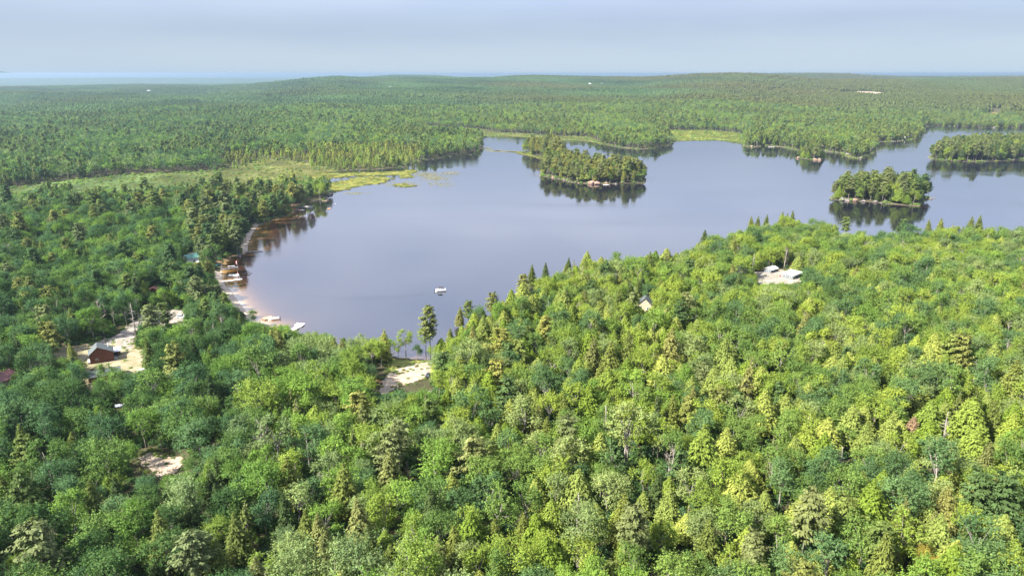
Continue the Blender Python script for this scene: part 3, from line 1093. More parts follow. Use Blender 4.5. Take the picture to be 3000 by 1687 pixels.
for i, p in enumerate(MID):
    BYM.setdefault(p['kind'], []).append(i)

# far woodland patches: many small crowns in one mesh
PATCH = 84.0


def patch(seed):
    g = np.random.default_rng(seed)
    V, Fc, Cc = [], [], []
    s = 7.2
    n = int(PATCH / s)
    for i in range(n):
        for j in range(n):
            x = (i + 0.5 + g.uniform(-0.4, 0.4)) * s - PATCH / 2
            y = (j + 0.5 + g.uniform(-0.4, 0.4)) * s - PATCH / 2
            con = g.random() < 0.42
            h = g.uniform(8, 14) if not con else g.uniform(10, 18)
            w = g.uniform(3.2, 5.4) if not con else g.uniform(2.2, 3.6)
            tone = g.uniform(0.84, 1.16)
            c = np.array([1.0, 1.0, 0.9]) * tone
            if con:
                c = np.array([0.98, 0.9, 0.85]) * tone * 0.86
            k = 6
            o = len(V)
            rings = ((-3, 0.5), (h * 0.45, 1.0), (h * 0.78, 0.72)) if not con else ((-3, 0.7), (h * 0.35, 1.0), (h * 0.7, 0.5))
            for z, f in rings:
                a0 = g.uniform(0, 6)
                for q in range(k):
                    a = a0 + 2 * math.pi * q / k
                    rr = w * f * g.uniform(0.7, 1.2)
                    V.append((x + rr * math.cos(a), y + rr * math.sin(a), z + g.normal() * 0.6))
                    Cc.append(c * g.uniform(0.88, 1.12))
            V.append((x + g.normal() * .4, y + g.normal() * .4, h))
            Cc.append(c * 1.1)
            for b in range(2):
                for q in range(k):
                    Fc.append((o + b * k + q, o + b * k + (q + 1) % k, o + (b + 1) * k + (q + 1) % k))
                    Fc.append((o + b * k + q, o + (b + 1) * k + (q + 1) % k, o + (b + 1) * k + q))
            for q in range(k):
                Fc.append((o + 2 * k + q, o + 2 * k + (q + 1) % k, o + 3 * k))
    me = fast_mesh('woodland_patch', np.array(V), np.array(Fc), [LEAF])
    add_color(me, 'var', np.array(Cc))
    return me


PATCHES = [patch(700 + i) for i in range(5)]

# ------------------------------------------------------------------ scattering through geometry nodes (uncountable woods only)
def scatter(name, pts, idx, rot, scl, colr, meshes, label, cat):
    hold = bpy.data.collections.new(name + '_kinds')
    for i, me in enumerate(meshes):
        hold.objects.link(bpy.data.objects.new('%s_kind_%02d' % (name, i), me))
    me = bpy.data.meshes.new(name)
    n = len(pts)
    me.vertices.add(n)
    me.vertices.foreach_set('co', np.ascontiguousarray(pts, np.float32).ravel())
    a = me.attributes.new('pick', 'INT', 'POINT')
    a.data.foreach_set('value', np.asarray(idx, np.int32))
    r3 = np.zeros((n, 3), np.float32)
    r3[:, 2] = rot
    a = me.attributes.new('turn', 'FLOAT_VECTOR', 'POINT')
    a.data.foreach_set('vector', r3.ravel())
    a = me.attributes.new('size', 'FLOAT_VECTOR', 'POINT')
    a.data.foreach_set('vector', np.ascontiguousarray(scl, np.float32).ravel())
    add_color(me, 'tree_color', colr)
    me.update()
    o = bpy.data.objects.new(name, me)
    COL.objects.link(o)
    ng = bpy.data.node_groups.new(name, 'GeometryNodeTree')
    ng.interface.new_socket('Geometry', in_out='INPUT', socket_type='NodeSocketGeometry')
    ng.interface.new_socket('Geometry', in_out='OUTPUT', socket_type='NodeSocketGeometry')
    N, L = ng.nodes, ng.links
    gi, go = N.new('NodeGroupInput'), N.new('NodeGroupOutput')
    ci = N.new('GeometryNodeCollectionInfo')
    ci.inputs['Collection'].default_value = hold
    ci.inputs['Separate Children'].default_value = True
    ci.inputs['Reset Children'].default_value = True
    ip = N.new('GeometryNodeInstanceOnPoints')
    ip.inputs['Pick Instance'].default_value = True

    def named(nm, typ):
        q = N.new('GeometryNodeInputNamedAttribute')
        q.data_type = typ
        q.inputs['Name'].default_value = nm
        return [s for s in q.outputs if s.enabled and s.name == 'Attribute'][0]
    L.new(gi.outputs[0], ip.inputs['Points'])
    L.new(ci.outputs[0], ip.inputs['Instance'])
    L.new(named('pick', 'INT'), ip.inputs['Instance Index'])
    L.new(named('turn', 'FLOAT_VECTOR'), ip.inputs['Rotation'])
    L.new(named('size', 'FLOAT_VECTOR'), ip.inputs['Scale'])
    L.new(ip.outputs[0], go.inputs[0])
    md = o.modifiers.new('scatter', 'NODES')
    md.node_group = ng
    tag(o, label, cat, kind='stuff')
    return o


# ------------------------------------------------------------------ where trees stand
PAL = {
    'blue': (0.058, 0.104, 0.044), 'dark': (0.044, 0.080, 0.026), 'mid': (0.082, 0.132, 0.036), 'yg': (0.122, 0.168, 0.034), 'pale': (0.118, 0.158, 0.064),
    'bright': (0.096, 0.158, 0.034),
    'cedar': (0.112, 0.150, 0.030), 'cedar_y': (0.132, 0.162, 0.042), 'cedar_d': (0.080, 0.120, 0.020),
    'sp_dark': (0.042, 0.062, 0.022), 'sp_olive': (0.078, 0.098, 0.026), 'sp_drab': (0.100, 0.110, 0.038), 'sp_yel': (0.142, 0.152, 0.038),
    'pi_olive': (0.078, 0.105, 0.030), 'pi_pale': (0.090, 0.108, 0.044), 'pi_dark': (0.045, 0.075, 0.028), 'pi_gold': (0.106, 0.116, 0.034),
    'orange': (0.19, 0.165, 0.04), 'brown': (0.20, 0.15, 0.10), 'dead': (0.2, 0.2, 0.2),
}
KIND_NAME = {'broadleaf': 'broadleaf_tree', 'birch': 'birch_tree', 'spruce': 'spruce_tree', 'cedar': 'cedar_tree', 'pine': 'pine_tree', 'dead': 'dead_tree', 'snag': 'dead_tree'}
B, BI, S, C_, P, D_, SN = 'broadleaf', 'birch', 'spruce', 'cedar', 'pine', 'dead', 'snag'
# trees read off the photograph: crown centre, crown width (picture pixels), kind, tint
HERO = [
    (2327, 1324, 85, C_, 'cedar_y'), (2418, 1281, 95, C_, 'cedar_y'), (2536, 1294, 75, C_, 'cedar_y'), (2596, 1277, 80, C_, 'cedar_y'), (2720, 1234, 110, C_, 'cedar'),
    (2838, 1240, 120, C_, 'cedar'), (2851, 1318, 110, C_, 'cedar'), (2650, 1368, 85, C_, 'cedar'), (2519, 1435, 80, C_, 'cedar_y'), (2714, 1522, 90, C_, 'cedar_y'),
    (2536, 1570, 110, C_, 'cedar_y'), (2317, 1637, 90, C_, 'cedar_y'), (2401, 1653, 90, C_, 'cedar_y'), (2788, 1653, 120, C_, 'cedar_y'), (2962, 1643, 110, C_, 'cedar'),
    (2956, 1341, 90, C_, 'cedar'), (2263, 1536, 70, C_, 'cedar_y'), (2683, 1435, 50, C_, 'cedar_y'), (2761, 1435, 80, C_, 'cedar'), (2290, 1408, 105, B, 'blue'),
    (2744, 1351, 120, BI, 'blue'), (2626, 1462, 140, B, 'blue'), (2411, 1375, 100, B, 'dark'), (2546, 1355, 100, B, 'mid'), (2865, 1576, 130, BI, 'blue'),
    (2284, 1267, 90, B, 'mid'), (2368, 1502, 130, P, 'pi_pale'), (2468, 1502, 100, P, 'pi_olive'), (2939, 1452, 120, P, 'pi_dark'), (2636, 1536, 90, S, 'sp_drab'),
    (2774, 1492, 80, S, 'sp_drab'), (2586, 1653, 110, S, 'sp_olive'), (2714, 1653, 90, B, 'orange'), (2673, 1264, 60, C_, 'brown'), (2468, 1361, 50, D_, 'dead'),
    (1668, 1244, 90, B, 'mid'), (1836, 1244, 120, BI, 'pale'), (2058, 1257, 95, B, 'blue'), (1977, 1277, 60, C_, 'cedar'), (2051, 1334, 120, C_, 'cedar'),
    (2192, 1388, 70, C_, 'cedar_y'), (1665, 1344, 55, C_, 'cedar_y'), (1564, 1311, 90, B, 'pale'), (1570, 1381, 90, B, 'mid'), (1634, 1428, 80, BI, 'pale'),
    (1782, 1435, 110, B, 'pale'), (1886, 1388, 90, B, 'yg'), (2024, 1418, 90, BI, 'pale'), (2091, 1402, 80, B, 'dark'), (1960, 1435, 60, C_, 'cedar'),
    (1880, 1479, 60, C_, 'cedar_y'), (1964, 1492, 90, C_, 'cedar_y'), (1853, 1539, 120, P, 'pi_pale'), (1702, 1553, 150, B, 'pale'), (2011, 1546, 80, C_, 'cedar_y'),
    (2150, 1500, 80, C_, 'cedar_y'), (2215, 1520, 80, C_, 'cedar_y'), (1944, 1570, 100, B, 'yg'), (2071, 1597, 100, S, 'sp_olive'), (2189, 1603, 100, C_, 'cedar'), (1604, 1603, 80, B, 'yg'),
    (1692, 1633, 120, B, 'yg'), (1836, 1603, 80, C_, 'cedar'), (1856, 1647, 100, B, 'mid'), (2038, 1660, 110, B, 'mid'), (2206, 1665, 100, P, 'pi_pale'),
    (1792, 1677, 70, P, 'pi_olive'), (1960, 1355, 60, D_, 'dead'), (1839, 1314, 50, D_, 'dead'), (1692, 1492, 45, D_, 'dead'), (1778, 1222, 30, SN, 'dead'),
    (925, 1230, 85, C_, 'cedar'), (995, 1250, 65, C_, 'cedar'), (807, 1318, 60, C_, 'cedar'), (868, 1220, 45, S, 'sp_dark'), (901, 1301, 120, B, 'blue'),
    (1274, 1358, 150, B, 'bright'), (1388, 1334, 100, P, 'pi_pale'), (1143, 1318, 100, P, 'pi_pale'), (1140, 1395, 90, S, 'sp_drab'), (1439, 1452, 130, B, 'blue'),
    (1321, 1442, 75, C_, 'cedar_y'), (955, 1519, 110, B, 'bright'), (1120, 1502, 90, B, 'yg'), (1052, 1536, 95, S, 'sp_drab'), (841, 1512, 80, S, 'sp_dark'),
    (847, 1617, 120, B, 'pale'), (1281, 1563, 120, B, 'mid'), (1147, 1654, 80, S, 'sp_olive'), (1281, 1647, 90, S, 'sp_drab'), (952, 1620, 90, S, 'sp_drab'),
    (1086, 1603, 80, S, 'sp_olive'), (1005, 1435, 90, S, 'sp_olive'), (851, 1408, 90, S, 'sp_olive'), (1254, 1277, 80, B, 'blue'), (941, 1415, 45, D_, 'dead'),
    (1194, 1375, 35, D_, 'dead'), (1472, 1620, 90, B, 'yg'), (124, 1257, 100, B, 'blue'), (319, 1277, 110, B, 'blue'), (312, 1344, 130, B, 'mid'), (178, 1328, 90, B, 'mid'),
    (74, 1324, 80, P, 'pi_olive'), (228, 1368, 60, S, 'sp_dark'), (158, 1402, 110, B, 'blue'), (60, 1435, 100, P, 'pi_olive'), (275, 1418, 90, B, 'mid'),
    (336, 1415, 70, B, 'yg'), (275, 1469, 80, S, 'sp_olive'), (339, 1449, 60, S, 'sp_dark'), (420, 1435, 90, B, 'blue'), (554, 1455, 130, B, 'pale'), (343, 1492, 80, B, 'pale'),
    (54, 1536, 90, B, 'bright'), (134, 1553, 130, B, 'dark'), (269, 1563, 140, B, 'mid'), (390, 1529, 120, B, 'bright'), (470, 1580, 100, S, 'sp_olive'),
    (558, 1519, 80, S, 'sp_dark'), (565, 1613, 120, P, 'pi_pale'), (638, 1560, 90, B, 'yg'), (689, 1570, 80, S, 'sp_olive'), (386, 1620, 100, B, 'bright'),
    (235, 1627, 120, B, 'mid'), (67, 1664, 90, B, 'yg'), (638, 1640, 80, S, 'sp_olive'), (319, 1675, 100, B, 'mid'),
    (1165, 1012, 34, BI, 'yg'), (1272, 1030, 40, B, 'yg'), (1142, 1010, 34, B, 'bright'), (1286, 1045, 36, C_, 'cedar'),
    (1258, 940, 72, P, 'pi_gold'), (1124, 1008, 48, S, 'sp_yel'), (1187, 990, 46, BI, 'yg'), (1221, 1030, 24, B, 'dark'), (1246, 985, 46, BI, 'yg'),
    (1348, 925, 30, S, 'sp_drab'), (1372, 905, 42, P, 'pi_olive'), (1443, 885, 48, P, 'pi_gold'), (1292, 1012, 40, C_, 'cedar_d'), (1320, 1000, 44, S, 'sp_olive'),
    (1345, 1010, 38, C_, 'cedar'), (1410, 930, 50, C_, 'cedar_y'), (1432, 950, 50, C_, 'cedar_y'), (1410, 1035, 70, B, 'pale'),
    (1700, 895, 14, SN, 'dead'), (1558, 808, 28, S, 'sp_dark'), (1598, 797, 24, S, 'sp_dark'), (1536, 818, 14, D_, 'dead'), (1665, 780, 22, S, 'sp_dark'),
    (1530, 870, 60, C_, 'cedar_y'), (1580, 850, 60, C_, 'cedar_y'), (1640, 900, 60, C_, 'cedar_y'), (1720, 775, 50, C_, 'cedar_y'), (1760, 785, 50, C_, 'cedar_y'),
    (1660, 850, 60, B, 'yg'), (1870, 990, 60, C_, 'cedar_y'), (1980, 960, 50, C_, 'cedar_y'), (1527, 960, 50, C_, 'cedar_y'), (1735, 940, 60, C_, 'cedar'),
    (1600, 955, 55, P, 'pi_gold'), (1630, 1150, 70, B, 'mid'), (1840, 1020, 60, S, 'sp_olive'), (1790, 1060, 70, S, 'sp_olive'), (1960, 1020, 70, S, 'sp_drab'),
    (1940, 1090, 80, C_, 'cedar_y'), (2125, 1060, 90, C_, 'cedar_y'), (2085, 1130, 80, C_, 'cedar_y'), (2190, 1040, 75, B, 'mid'), (2290, 1050, 80, BI, 'mid'),
    (2380, 890, 60, C_, 'cedar_y'), (2190, 735, 34, C_, 'cedar_y'), (2735, 800, 50, C_, 'cedar'), (2235, 1210, 90, C_, 'cedar_y'), (2170, 1200, 80, BI, 'pale'),
    (2735, 1030, 70, C_, 'cedar_y'), (2640, 1060, 70, C_, 'cedar'), (2720, 1080, 80, C_, 'cedar_y'), (2860, 980, 60, B, 'bright'), (2860, 850, 60, B, 'bright'),
    (2440, 870, 60, B, 'dark'), (2650, 860, 70, B, 'blue'), (2480, 655, 34, P, 'pi_olive'), (2646, 665, 40, P, 'pi_dark'), (2065, 705, 26, S, 'sp_dark'), (2200, 662, 22, S, 'sp_dark'),
    (2220, 660, 22, S, 'sp_dark'), (2245, 656, 22, S, 'sp_dark'), (2288, 650, 24, S, 'sp_dark'), (2302, 652, 22, S, 'sp_dark'), (2320, 650, 26, S, 'sp_dark'), (2720, 668, 20, S, 'sp_dark'),
    (2754, 668, 24, S, 'sp_dark'), (2840, 666, 26, S, 'sp_dark'), (2868, 662, 26, S, 'sp_dark'), (2335, 745, 16, D_, 'dead'), (2300, 760, 12, SN, 'dead'), (2368, 745, 12, D_, 'dead'),
    # dead and pale trees by the drive
    (388, 925, 34, D_, 'dead'), (292, 910, 42, D_, 'dead'), (400, 900, 36, D_, 'dead'), (330, 920, 30, D_, 'dead'), (247, 925, 24, D_, 'dead'),
    (440, 925, 60, P, 'pi_pale'), (480, 915, 50, P, 'pi_olive'), (440, 1040, 55, S, 'sp_olive'), (210, 1045, 45, S, 'sp_yel'), (315, 1090, 60, B, 'mid'), (550, 880, 44, B, 'bright'),
    (600, 900, 46, P, 'pi_olive'), (1430, 1020, 40, B, 'pale'), (840, 975, 50, B, 'bright'), (812, 968, 40, B, 'yg'), (745, 925, 32, B, 'mid'),
    # pines on the sandy point
    (622, 710, 44, P, 'pi_olive'), (640, 700, 44, P, 'pi_olive'), (690, 690, 48, P, 'pi_pale'), (672, 665, 44, P, 'pi_pale'), (655, 650, 40, P, 'pi_gold'),
    (590, 720, 44, P, 'pi_pale'), (715, 660, 36, P, 'pi_dark'), (600, 740, 36, P, 'pi_pale'), (770, 610, 40, P, 'pi_gold'), (800, 595, 40, P, 'pi_dark'), (820, 580, 36, P, 'pi_dark'),
    (840, 600, 20, S, 'sp_yel'), (730, 590, 44, P, 'pi_gold'), (750, 560, 40, P, 'pi_olive'), (880, 560, 36, P, 'pi_pale'), (930, 550, 42, C_, 'cedar_d'), (905, 555, 34, P, 'pi_dark'),
    (700, 560, 44, P, 'pi_olive'), (860, 545, 40, P, 'pi_dark'), (555, 610, 44, P, 'pi_gold'), (20, 570, 60, P, 'pi_dark'), (520, 600, 50, B, 'pale'),
]
REG = []   # (condition on picture column/row/distance -> weights of kinds)


def region_mix(px, py, D):
    """weights over (broadleaf, birch, spruce, cedar, pine, dead) and tint choices"""
    if D > 560:
        if px < 1230 and py < 520:
            return (0.62, 0, 0.18, 0.02, 0.17, 0.01)
        return (0.60, 0, 0.17, 0.03, 0.20, 0.0)
    if px < 1000 and py < 900 and px > 560:
        return (0.30, 0.02, 0.10, 0.05, 0.52, 0.01)
    if px < 700:
        return (0.72, 0.08, 0.11, 0.04, 0.04, 0.006)
    if px < 1300:
        return (0.64, 0.13, 0.13, 0.07, 0.02, 0.006)
    if py < 1050 and px < 2050:
        return (0.33, 0.05, 0.12, 0.47, 0.025, 0.005)
    if py < 1000:
        return (0.74, 0.08, 0.07, 0.10, 0.0, 0.006)
    return (0.46, 0.11, 0.09, 0.30, 0.03, 0.006)


KINDS6 = (B, BI, S, C_, P, D_)


def tint_for(kind, px, py, D, u):
    if kind in (B, BI):
        if px < 700:
            ch = ('blue', 'dark', 'blue', 'mid', 'dark', 'bright')
        elif px < 1400:
            ch = ('blue', 'mid', 'pale', 'pale', 'yg', 'bright')
        else:
            ch = ('mid', 'bright', 'yg', 'pale', 'yg', 'mid', 'blue')
    elif kind == S:
        ch = ('sp_dark', 'sp_olive', 'sp_drab', 'sp_olive') if px > 700 else ('sp_dark', 'sp_olive', 'sp_dark')
    elif kind == C_:
        ch = ('cedar', 'cedar_y', 'cedar_y', 'cedar_d') if px > 1200 else ('cedar_d', 'cedar', 'cedar_d')
    elif kind == P:
        ch = ('pi_olive', 'pi_pale', 'pi_dark', 'pi_gold')
    else:
        ch = ('dead',)
    return ch[int(u * len(ch)) % len(ch)]


def jitter_grid(x0, x1, y0, y1, s, j=0.42):
    xs = np.arange(x0, x1, s)
    ys = np.arange(y0, y1, s * 0.9)
    gx, gy = np.meshgrid(xs, ys)
    gx = gx + (np.arange(len(ys)) % 2)[:, None] * s * 0.5
    Q = np.stack([gx.ravel(), gy.ravel()], 1)
    return Q + rng.uniform(-j * s, j * s, Q.shape)


hero = []
for px, py, wpx, kind, tint in HERO:
    if kind == S and wpx < 30:
        wpx, tint = wpx * 1.3, 'sp_olive' if px > 2150 or px < 1560 else 'sp_dark'
    ids = BY[kind]
    pi = ids[int(rng.integers(len(ids)))]
    if kind == S:
        pi = ids[int(rng.integers(3))]
    p = NEAR[pi]
    frac = {B: 0.66, BI: 0.7, S: 0.55, C_: 0.5, P: 0.66, D_: 0.65, SN: 0.6}[kind]
    # scale from the crown width at its distance
    x, y, z = place(px, py, p['H'] * frac)
    for _ in range(4):
        _, _, fw = to_px(x, y, z + p['H'] * frac)
        sc = min(1.55, max(0.55, wpx * fw / F / p['W']))
        x, y, z = place(px, py, p['H'] * sc * frac)
    if kind == SN:
        sc = 1.0
    if kind == P:
        sc *= 0.92
    hero.append((x, y, z, pi, sc, tint))
HX = np.array([h[:2] for h in hero])
HR = np.array([NEAR[h[3]]['W'] * h[4] * 0.5 for h in hero])


def free_of(Q, extra=0.0):
    ok = np.ones(len(Q), bool)
    for pg, mg in CLEAR:
        if len(pg) == 0:
            continue
        lo, hi = pg.min(0) - 40, pg.max(0) + 40
        sel = np.where((Q[:, 0] > lo[0]) & (Q[:, 0] < hi[0]) & (Q[:, 1] > lo[1]) & (Q[:, 1] < hi[1]))[0]
        if len(sel):
            s = sdist(Q[sel], pg)
            ok[sel[s > -(mg + extra)]] = False
    return ok


# sight lines that the photograph leaves open (the building or the clearing can be seen): trees in front stay low
OPEN = [(245, 325, 1010, 1068), (305, 345, 1014, 1044), (335, 420, 1018, 1088), (155, 198, 1032, 1056), (258, 285, 1082, 1112), (240, 270, 1125, 1140), (1105, 1262, 1062, 1150), (2218, 2344, 784, 834), (1881, 1899, 891, 904), (405, 545, 1325, 1395),
        (548, 585, 735, 772), (400, 545, 915, 950), (437, 466, 842, 860), (345, 400, 955, 1000), (0, 38, 1098, 1135), (1205, 1262, 1010, 1058), (1140, 1150, 1040, 1056), (338, 366, 1178, 1204), (632, 1000, 600, 955)]


VIS = []
for a_, b_, c_, d_ in OPEN[:-1]:
    for u_ in np.arange(a_, b_ + 1, 7.0):
        for v_ in np.arange(c_, d_ + 1, 7.0):
            VIS.append((u_, v_))
edge_ = beach_edge[::-1]
for t_ in np.linspace(0, 1, 60):
    k_ = t_ * (len(edge_) - 1)
    i_ = min(int(k_), len(edge_) - 2)
    ex, ey = [edge_[i_][q] * (1 - k_ + i_) + edge_[i_ + 1][q] * (k_ - i_) for q in (0, 1)]
    if 700 < ex:
        if ey > 925 and int(t_ * 60) % 3:
            continue
    for o_ in (-14, -7, 0, 8, 25):
        VIS.append((ex + o_, ey))
for ex, ey in upper_beach_edge + [(793, 646), (828, 634), (855, 624), (879, 609), (896, 598), (921, 591), (945, 588), (730, 705), (740, 683), (754, 665)]:
    for o_ in (-9, 0, 9):
        VIS.append((ex + o_, ey))
VIS += [(855 + k, 966 - k * 0.6) for k in range(0, 40, 5)] + [(775 + k, 932) for k in range(0, 46, 6)]
VIS += [(880, 962), (920, 975), (960, 980), (1000, 984), (1040, 985), (1080, 988), (1110, 985), (1150, 960), (1300, 930), (1330, 900)]
for (a_, b_), (c_, d_) in zip(canopy_line[:-1], canopy_line[1:]):
    for t_ in np.linspace(0, 1, max(2, int(abs(a_ - c_) / 9))):
        VIS.append((a_ + (c_ - a_) * t_, b_ + (d_ - b_) * t_ - 13))
for a_, b_ in ((0, 600), (25, 594), (51, 586), (100, 574), (150, 566), (200, 560), (237, 558), (290, 558), (350, 560), (412, 560), (470, 552), (520, 545), (577, 534), (630, 524), (680, 512), (721, 502), (800, 505), (860, 510)):
    VIS += [(a_, b_ - 4), (a_ + 12, b_ - 4), (a_ - 12, b_ - 4), (a_, b_ - 16)]
VIS = np.array(VIS)


def blocks(x, y, z, h, w):
    """does a tree at this spot hide one of the points that must stay in view?"""
    tx, ty, fw = to_px(x, y, z + h)
    cx, cy, _ = to_px(x, y, z + h * 0.3)
    bx, by, _ = to_px(x, y, z)
    hw = w * 0.44 * F / fw
    my, hy = (ty + cy) / 2, (cy - ty) / 2 + 1
    mx = (tx + cx) / 2
    out = np.zeros(len(x), bool)
    for a_, b_ in VIS:
        out |= (((a_ - mx) / hw) ** 2 + ((b_ - my) / hy) ** 2 < 1.0) & (by > b_ + 2)
    return out


# --- near woods (to 700 m)
Q = jitter_grid(-620, 620, 60, 720, 6.4)
r = np.hypot(Q[:, 0], Q[:, 1])
az = np.abs(np.arctan2(Q[:, 0], Q[:, 1]))
Q = Q[(r < 700) & (r > 62) & (az < R(47))]
sd = land_sd(Q)
ms = marsh_sd(Q)
Q = Q[(sd > 2.2) & (ms < -2)]
Q = Q[free_of(Q)]
dist_h = np.full(len(Q), 1e9)
for s in range(0, len(Q), 4000):
    dd = np.hypot(Q[s:s + 4000, None, 0] - HX[None, :, 0], Q[s:s + 4000, None, 1] - HX[None, :, 1]) - HR[None, :] * 0.95
    dist_h[s:s + 4000] = dd.min(1)
Q = Q[dist_h > 1.3]
z = ground(Q)
px, py, fw = to_px(Q[:, 0], Q[:, 1], z + 8)
trees = []
stand = 0.5 + 0.28 * wavy(Q[:, 0], Q[:, 1], 55, 7)
for i in range(len(Q)):
    wts = np.array(region_mix(px[i], py[i], fw[i]))
    kind = KINDS6[int(rng.choice(6, p=wts / wts.sum()))]
    ids = BY[kind]
    pi = ids[int(rng.integers(len(ids)))]
    sc = float(np.clip(rng.normal(1.0, 0.18), 0.6, 1.45))
    if kind == P:
        sc *= 0.85 if fw[i] < 450 else 1.0
    trees.append((Q[i, 0], Q[i, 1], z[i], pi, sc, tint_for(kind, px[i], py[i], fw[i], (stand[i] + 0.55 * rng.random()) % 1.0)))
tx = np.array([t[0] for t in trees]); ty = np.array([t[1] for t in trees]); tz = np.array([t[2] for t in trees])
th = np.array([NEAR[t[3]]['H'] * t[4] for t in trees]); tw = np.array([NEAR[t[3]]['W'] * t[4] for t in trees])
bl = blocks(tx, ty, tz, th, tw)
kept = []
for i, t in enumerate(trees):
    if bl[i]:
        # keep it only as small as clears the view
        for hs in (0.85, 0.72, 0.6, 0.48, 0.38):
            if hs < t[4] and not blocks(tx[i:i + 1], ty[i:i + 1], tz[i:i + 1], th[i:i + 1] * hs / t[4], tw[i:i + 1] * hs / t[4])[0]:
                kept.append((*t[:4], hs, t[5]))
                break
    else:
        kept.append(t)
trees = hero + kept
print('near trees', len(trees))
T = np.array([[t[0], t[1], t[2]] for t in trees])
tH = np.array([NEAR[t[3]]['H'] * t[4] for t in trees])
cpx, cpy, cfw = to_px(T[:, 0], T[:, 1], T[:, 2] + tH * 0.6)
inframe = (cpx > -30) & (cpx < 3030) & (cpy < 1740)
score = np.array([NEAR[t[3]]['W'] * t[4] for t in trees]) / cfw
score[:len(hero)] += 10
LIMIT = {B: 300, BI: 200, S: 280, C_: 300, P: 200, D_: 60, SN: 10}
single = np.zeros(len(trees), bool)
for k, lim in LIMIT.items():
    ids = [i for i, t in enumerate(trees) if NEAR[t[3]]['kind'] == k and inframe[i]]
    ids.sort(key=lambda i: -score[i])
    single[ids[:lim]] = True


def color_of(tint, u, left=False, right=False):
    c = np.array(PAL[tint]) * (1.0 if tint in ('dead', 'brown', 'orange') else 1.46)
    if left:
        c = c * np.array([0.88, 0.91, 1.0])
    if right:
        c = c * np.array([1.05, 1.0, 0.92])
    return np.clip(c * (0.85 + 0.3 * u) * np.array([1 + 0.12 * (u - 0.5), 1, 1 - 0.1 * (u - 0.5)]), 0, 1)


# ---- labels: by look, then by the landmark a tree stands nearest to
LANDMARK = [((1190, 1095), 'the sand clearing'), ((1778, 1215), 'the broken white snag'), ((280, 1060), 'the brown barn house'), ((470, 1362), 'the sandy turning place'),
            ((2300, 805), 'the pale cabins'), ((1888, 900), 'the gabled house'), ((872, 960), 'the angled white dock'), ((1960, 1355), 'the bare forked tree'),
            ((2468, 1361), 'the grey dead conifer'), ((2673, 1264), 'the brown withered tree'), ((1143, 1310), 'the white-limbed tall pine'), ((1274, 1358), 'the big bright round maple'),
            ((0, 1687), 'the bottom left corner'), ((3000, 1687), 'the bottom right corner'), ((750, 1687), 'the bottom edge, left part'), ((1500, 1687), 'the bottom edge, middle'),
            ((2250, 1687), 'the bottom edge, right part'), ((3000, 1250), 'the right edge'), ((0, 1120), 'the pink metal roof'), ((3000, 800), 'the near shore, right end'),
            ((560, 750), 'the green roofed cabin'), ((450, 850), 'the red shed roof'), ((700, 680), 'the sandy point'), ((650, 830), 'the beach docks'), ((1700, 895), 'the lone bare trunk'),
            ((0, 800), 'the left edge'), ((2650, 1462), 'the wide blue-green maple'), ((1443, 885), 'the golden shore pine'), ((700, 1150), 'the slope below the beach'),
            ((2600, 950), 'the eastern slope'), ((780, 600), 'the north point'), ((150, 650), 'the wet meadow, left end'), ((350, 640), 'the wet meadow, near side'), ((2000, 760), 'the stepped near shore'), ((2480, 670), 'the shore facing the oval island'),
            ((300, 780), 'the deep west woods'), ((1600, 1100), 'the mid slope')]
TONE = {'blue': 'blue-green', 'dark': 'dark green', 'mid': 'mid green', 'yg': 'yellow-green', 'pale': 'pale green', 'bright': 'bright green', 'cedar': 'yellow-green',
        'cedar_y': 'golden green', 'cedar_d': 'deep green', 'sp_dark': 'blackish green', 'sp_olive': 'olive', 'sp_drab': 'drab olive', 'sp_yel': 'yellowish', 'pi_olive': 'olive',
        'pi_pale': 'pale drab', 'pi_dark': 'dark green', 'pi_gold': 'golden', 'orange': 'orange-tinged', 'brown': 'brown withered', 'dead': 'grey leafless'}
NOUN = {B: 'round-crowned tree', BI: 'open-crowned birch', S: 'pointed spruce', C_: 'dense conical cedar', P: 'layered pine', D_: 'dead tree', SN: 'snapped dead trunk'}
DIRS = ['east of', 'north-east of', 'north of', 'north-west of', 'west of', 'south-west of', 'south of', 'south-east of']
DIRS = ['right of', 'above and right of', 'above', 'above and left of', 'left of', 'below and left of', 'below', 'below and right of']
ORD = ['nearest', 'second', 'third', 'fourth', 'fifth', 'sixth', 'seventh', 'eighth', 'ninth', 'tenth', 'eleventh', 'twelfth', 'thirteenth', 'fourteenth', 'fifteenth',
       'sixteenth', 'seventeenth', 'eighteenth', 'nineteenth', 'twentieth'] + ['%dth' % k for k in range(21, 90)]
LM = np.array([a for a, _ in LANDMARK], float)
bins = {}
for i in np.where(single)[0]:
    t = trees[i]
    v = np.array([cpx[i], cpy[i]]) - LM
    dm = np.hypot(v[:, 0], v[:, 1])
    k = int(dm.argmin())
    a = math.atan2(-v[k, 1], v[k, 0])
    dr = int(round(a / (math.pi / 4))) % 8
    bins.setdefault((NEAR[t[3]]['kind'], t[5], k, dr), []).append((dm[k], i))
LABEL = {}
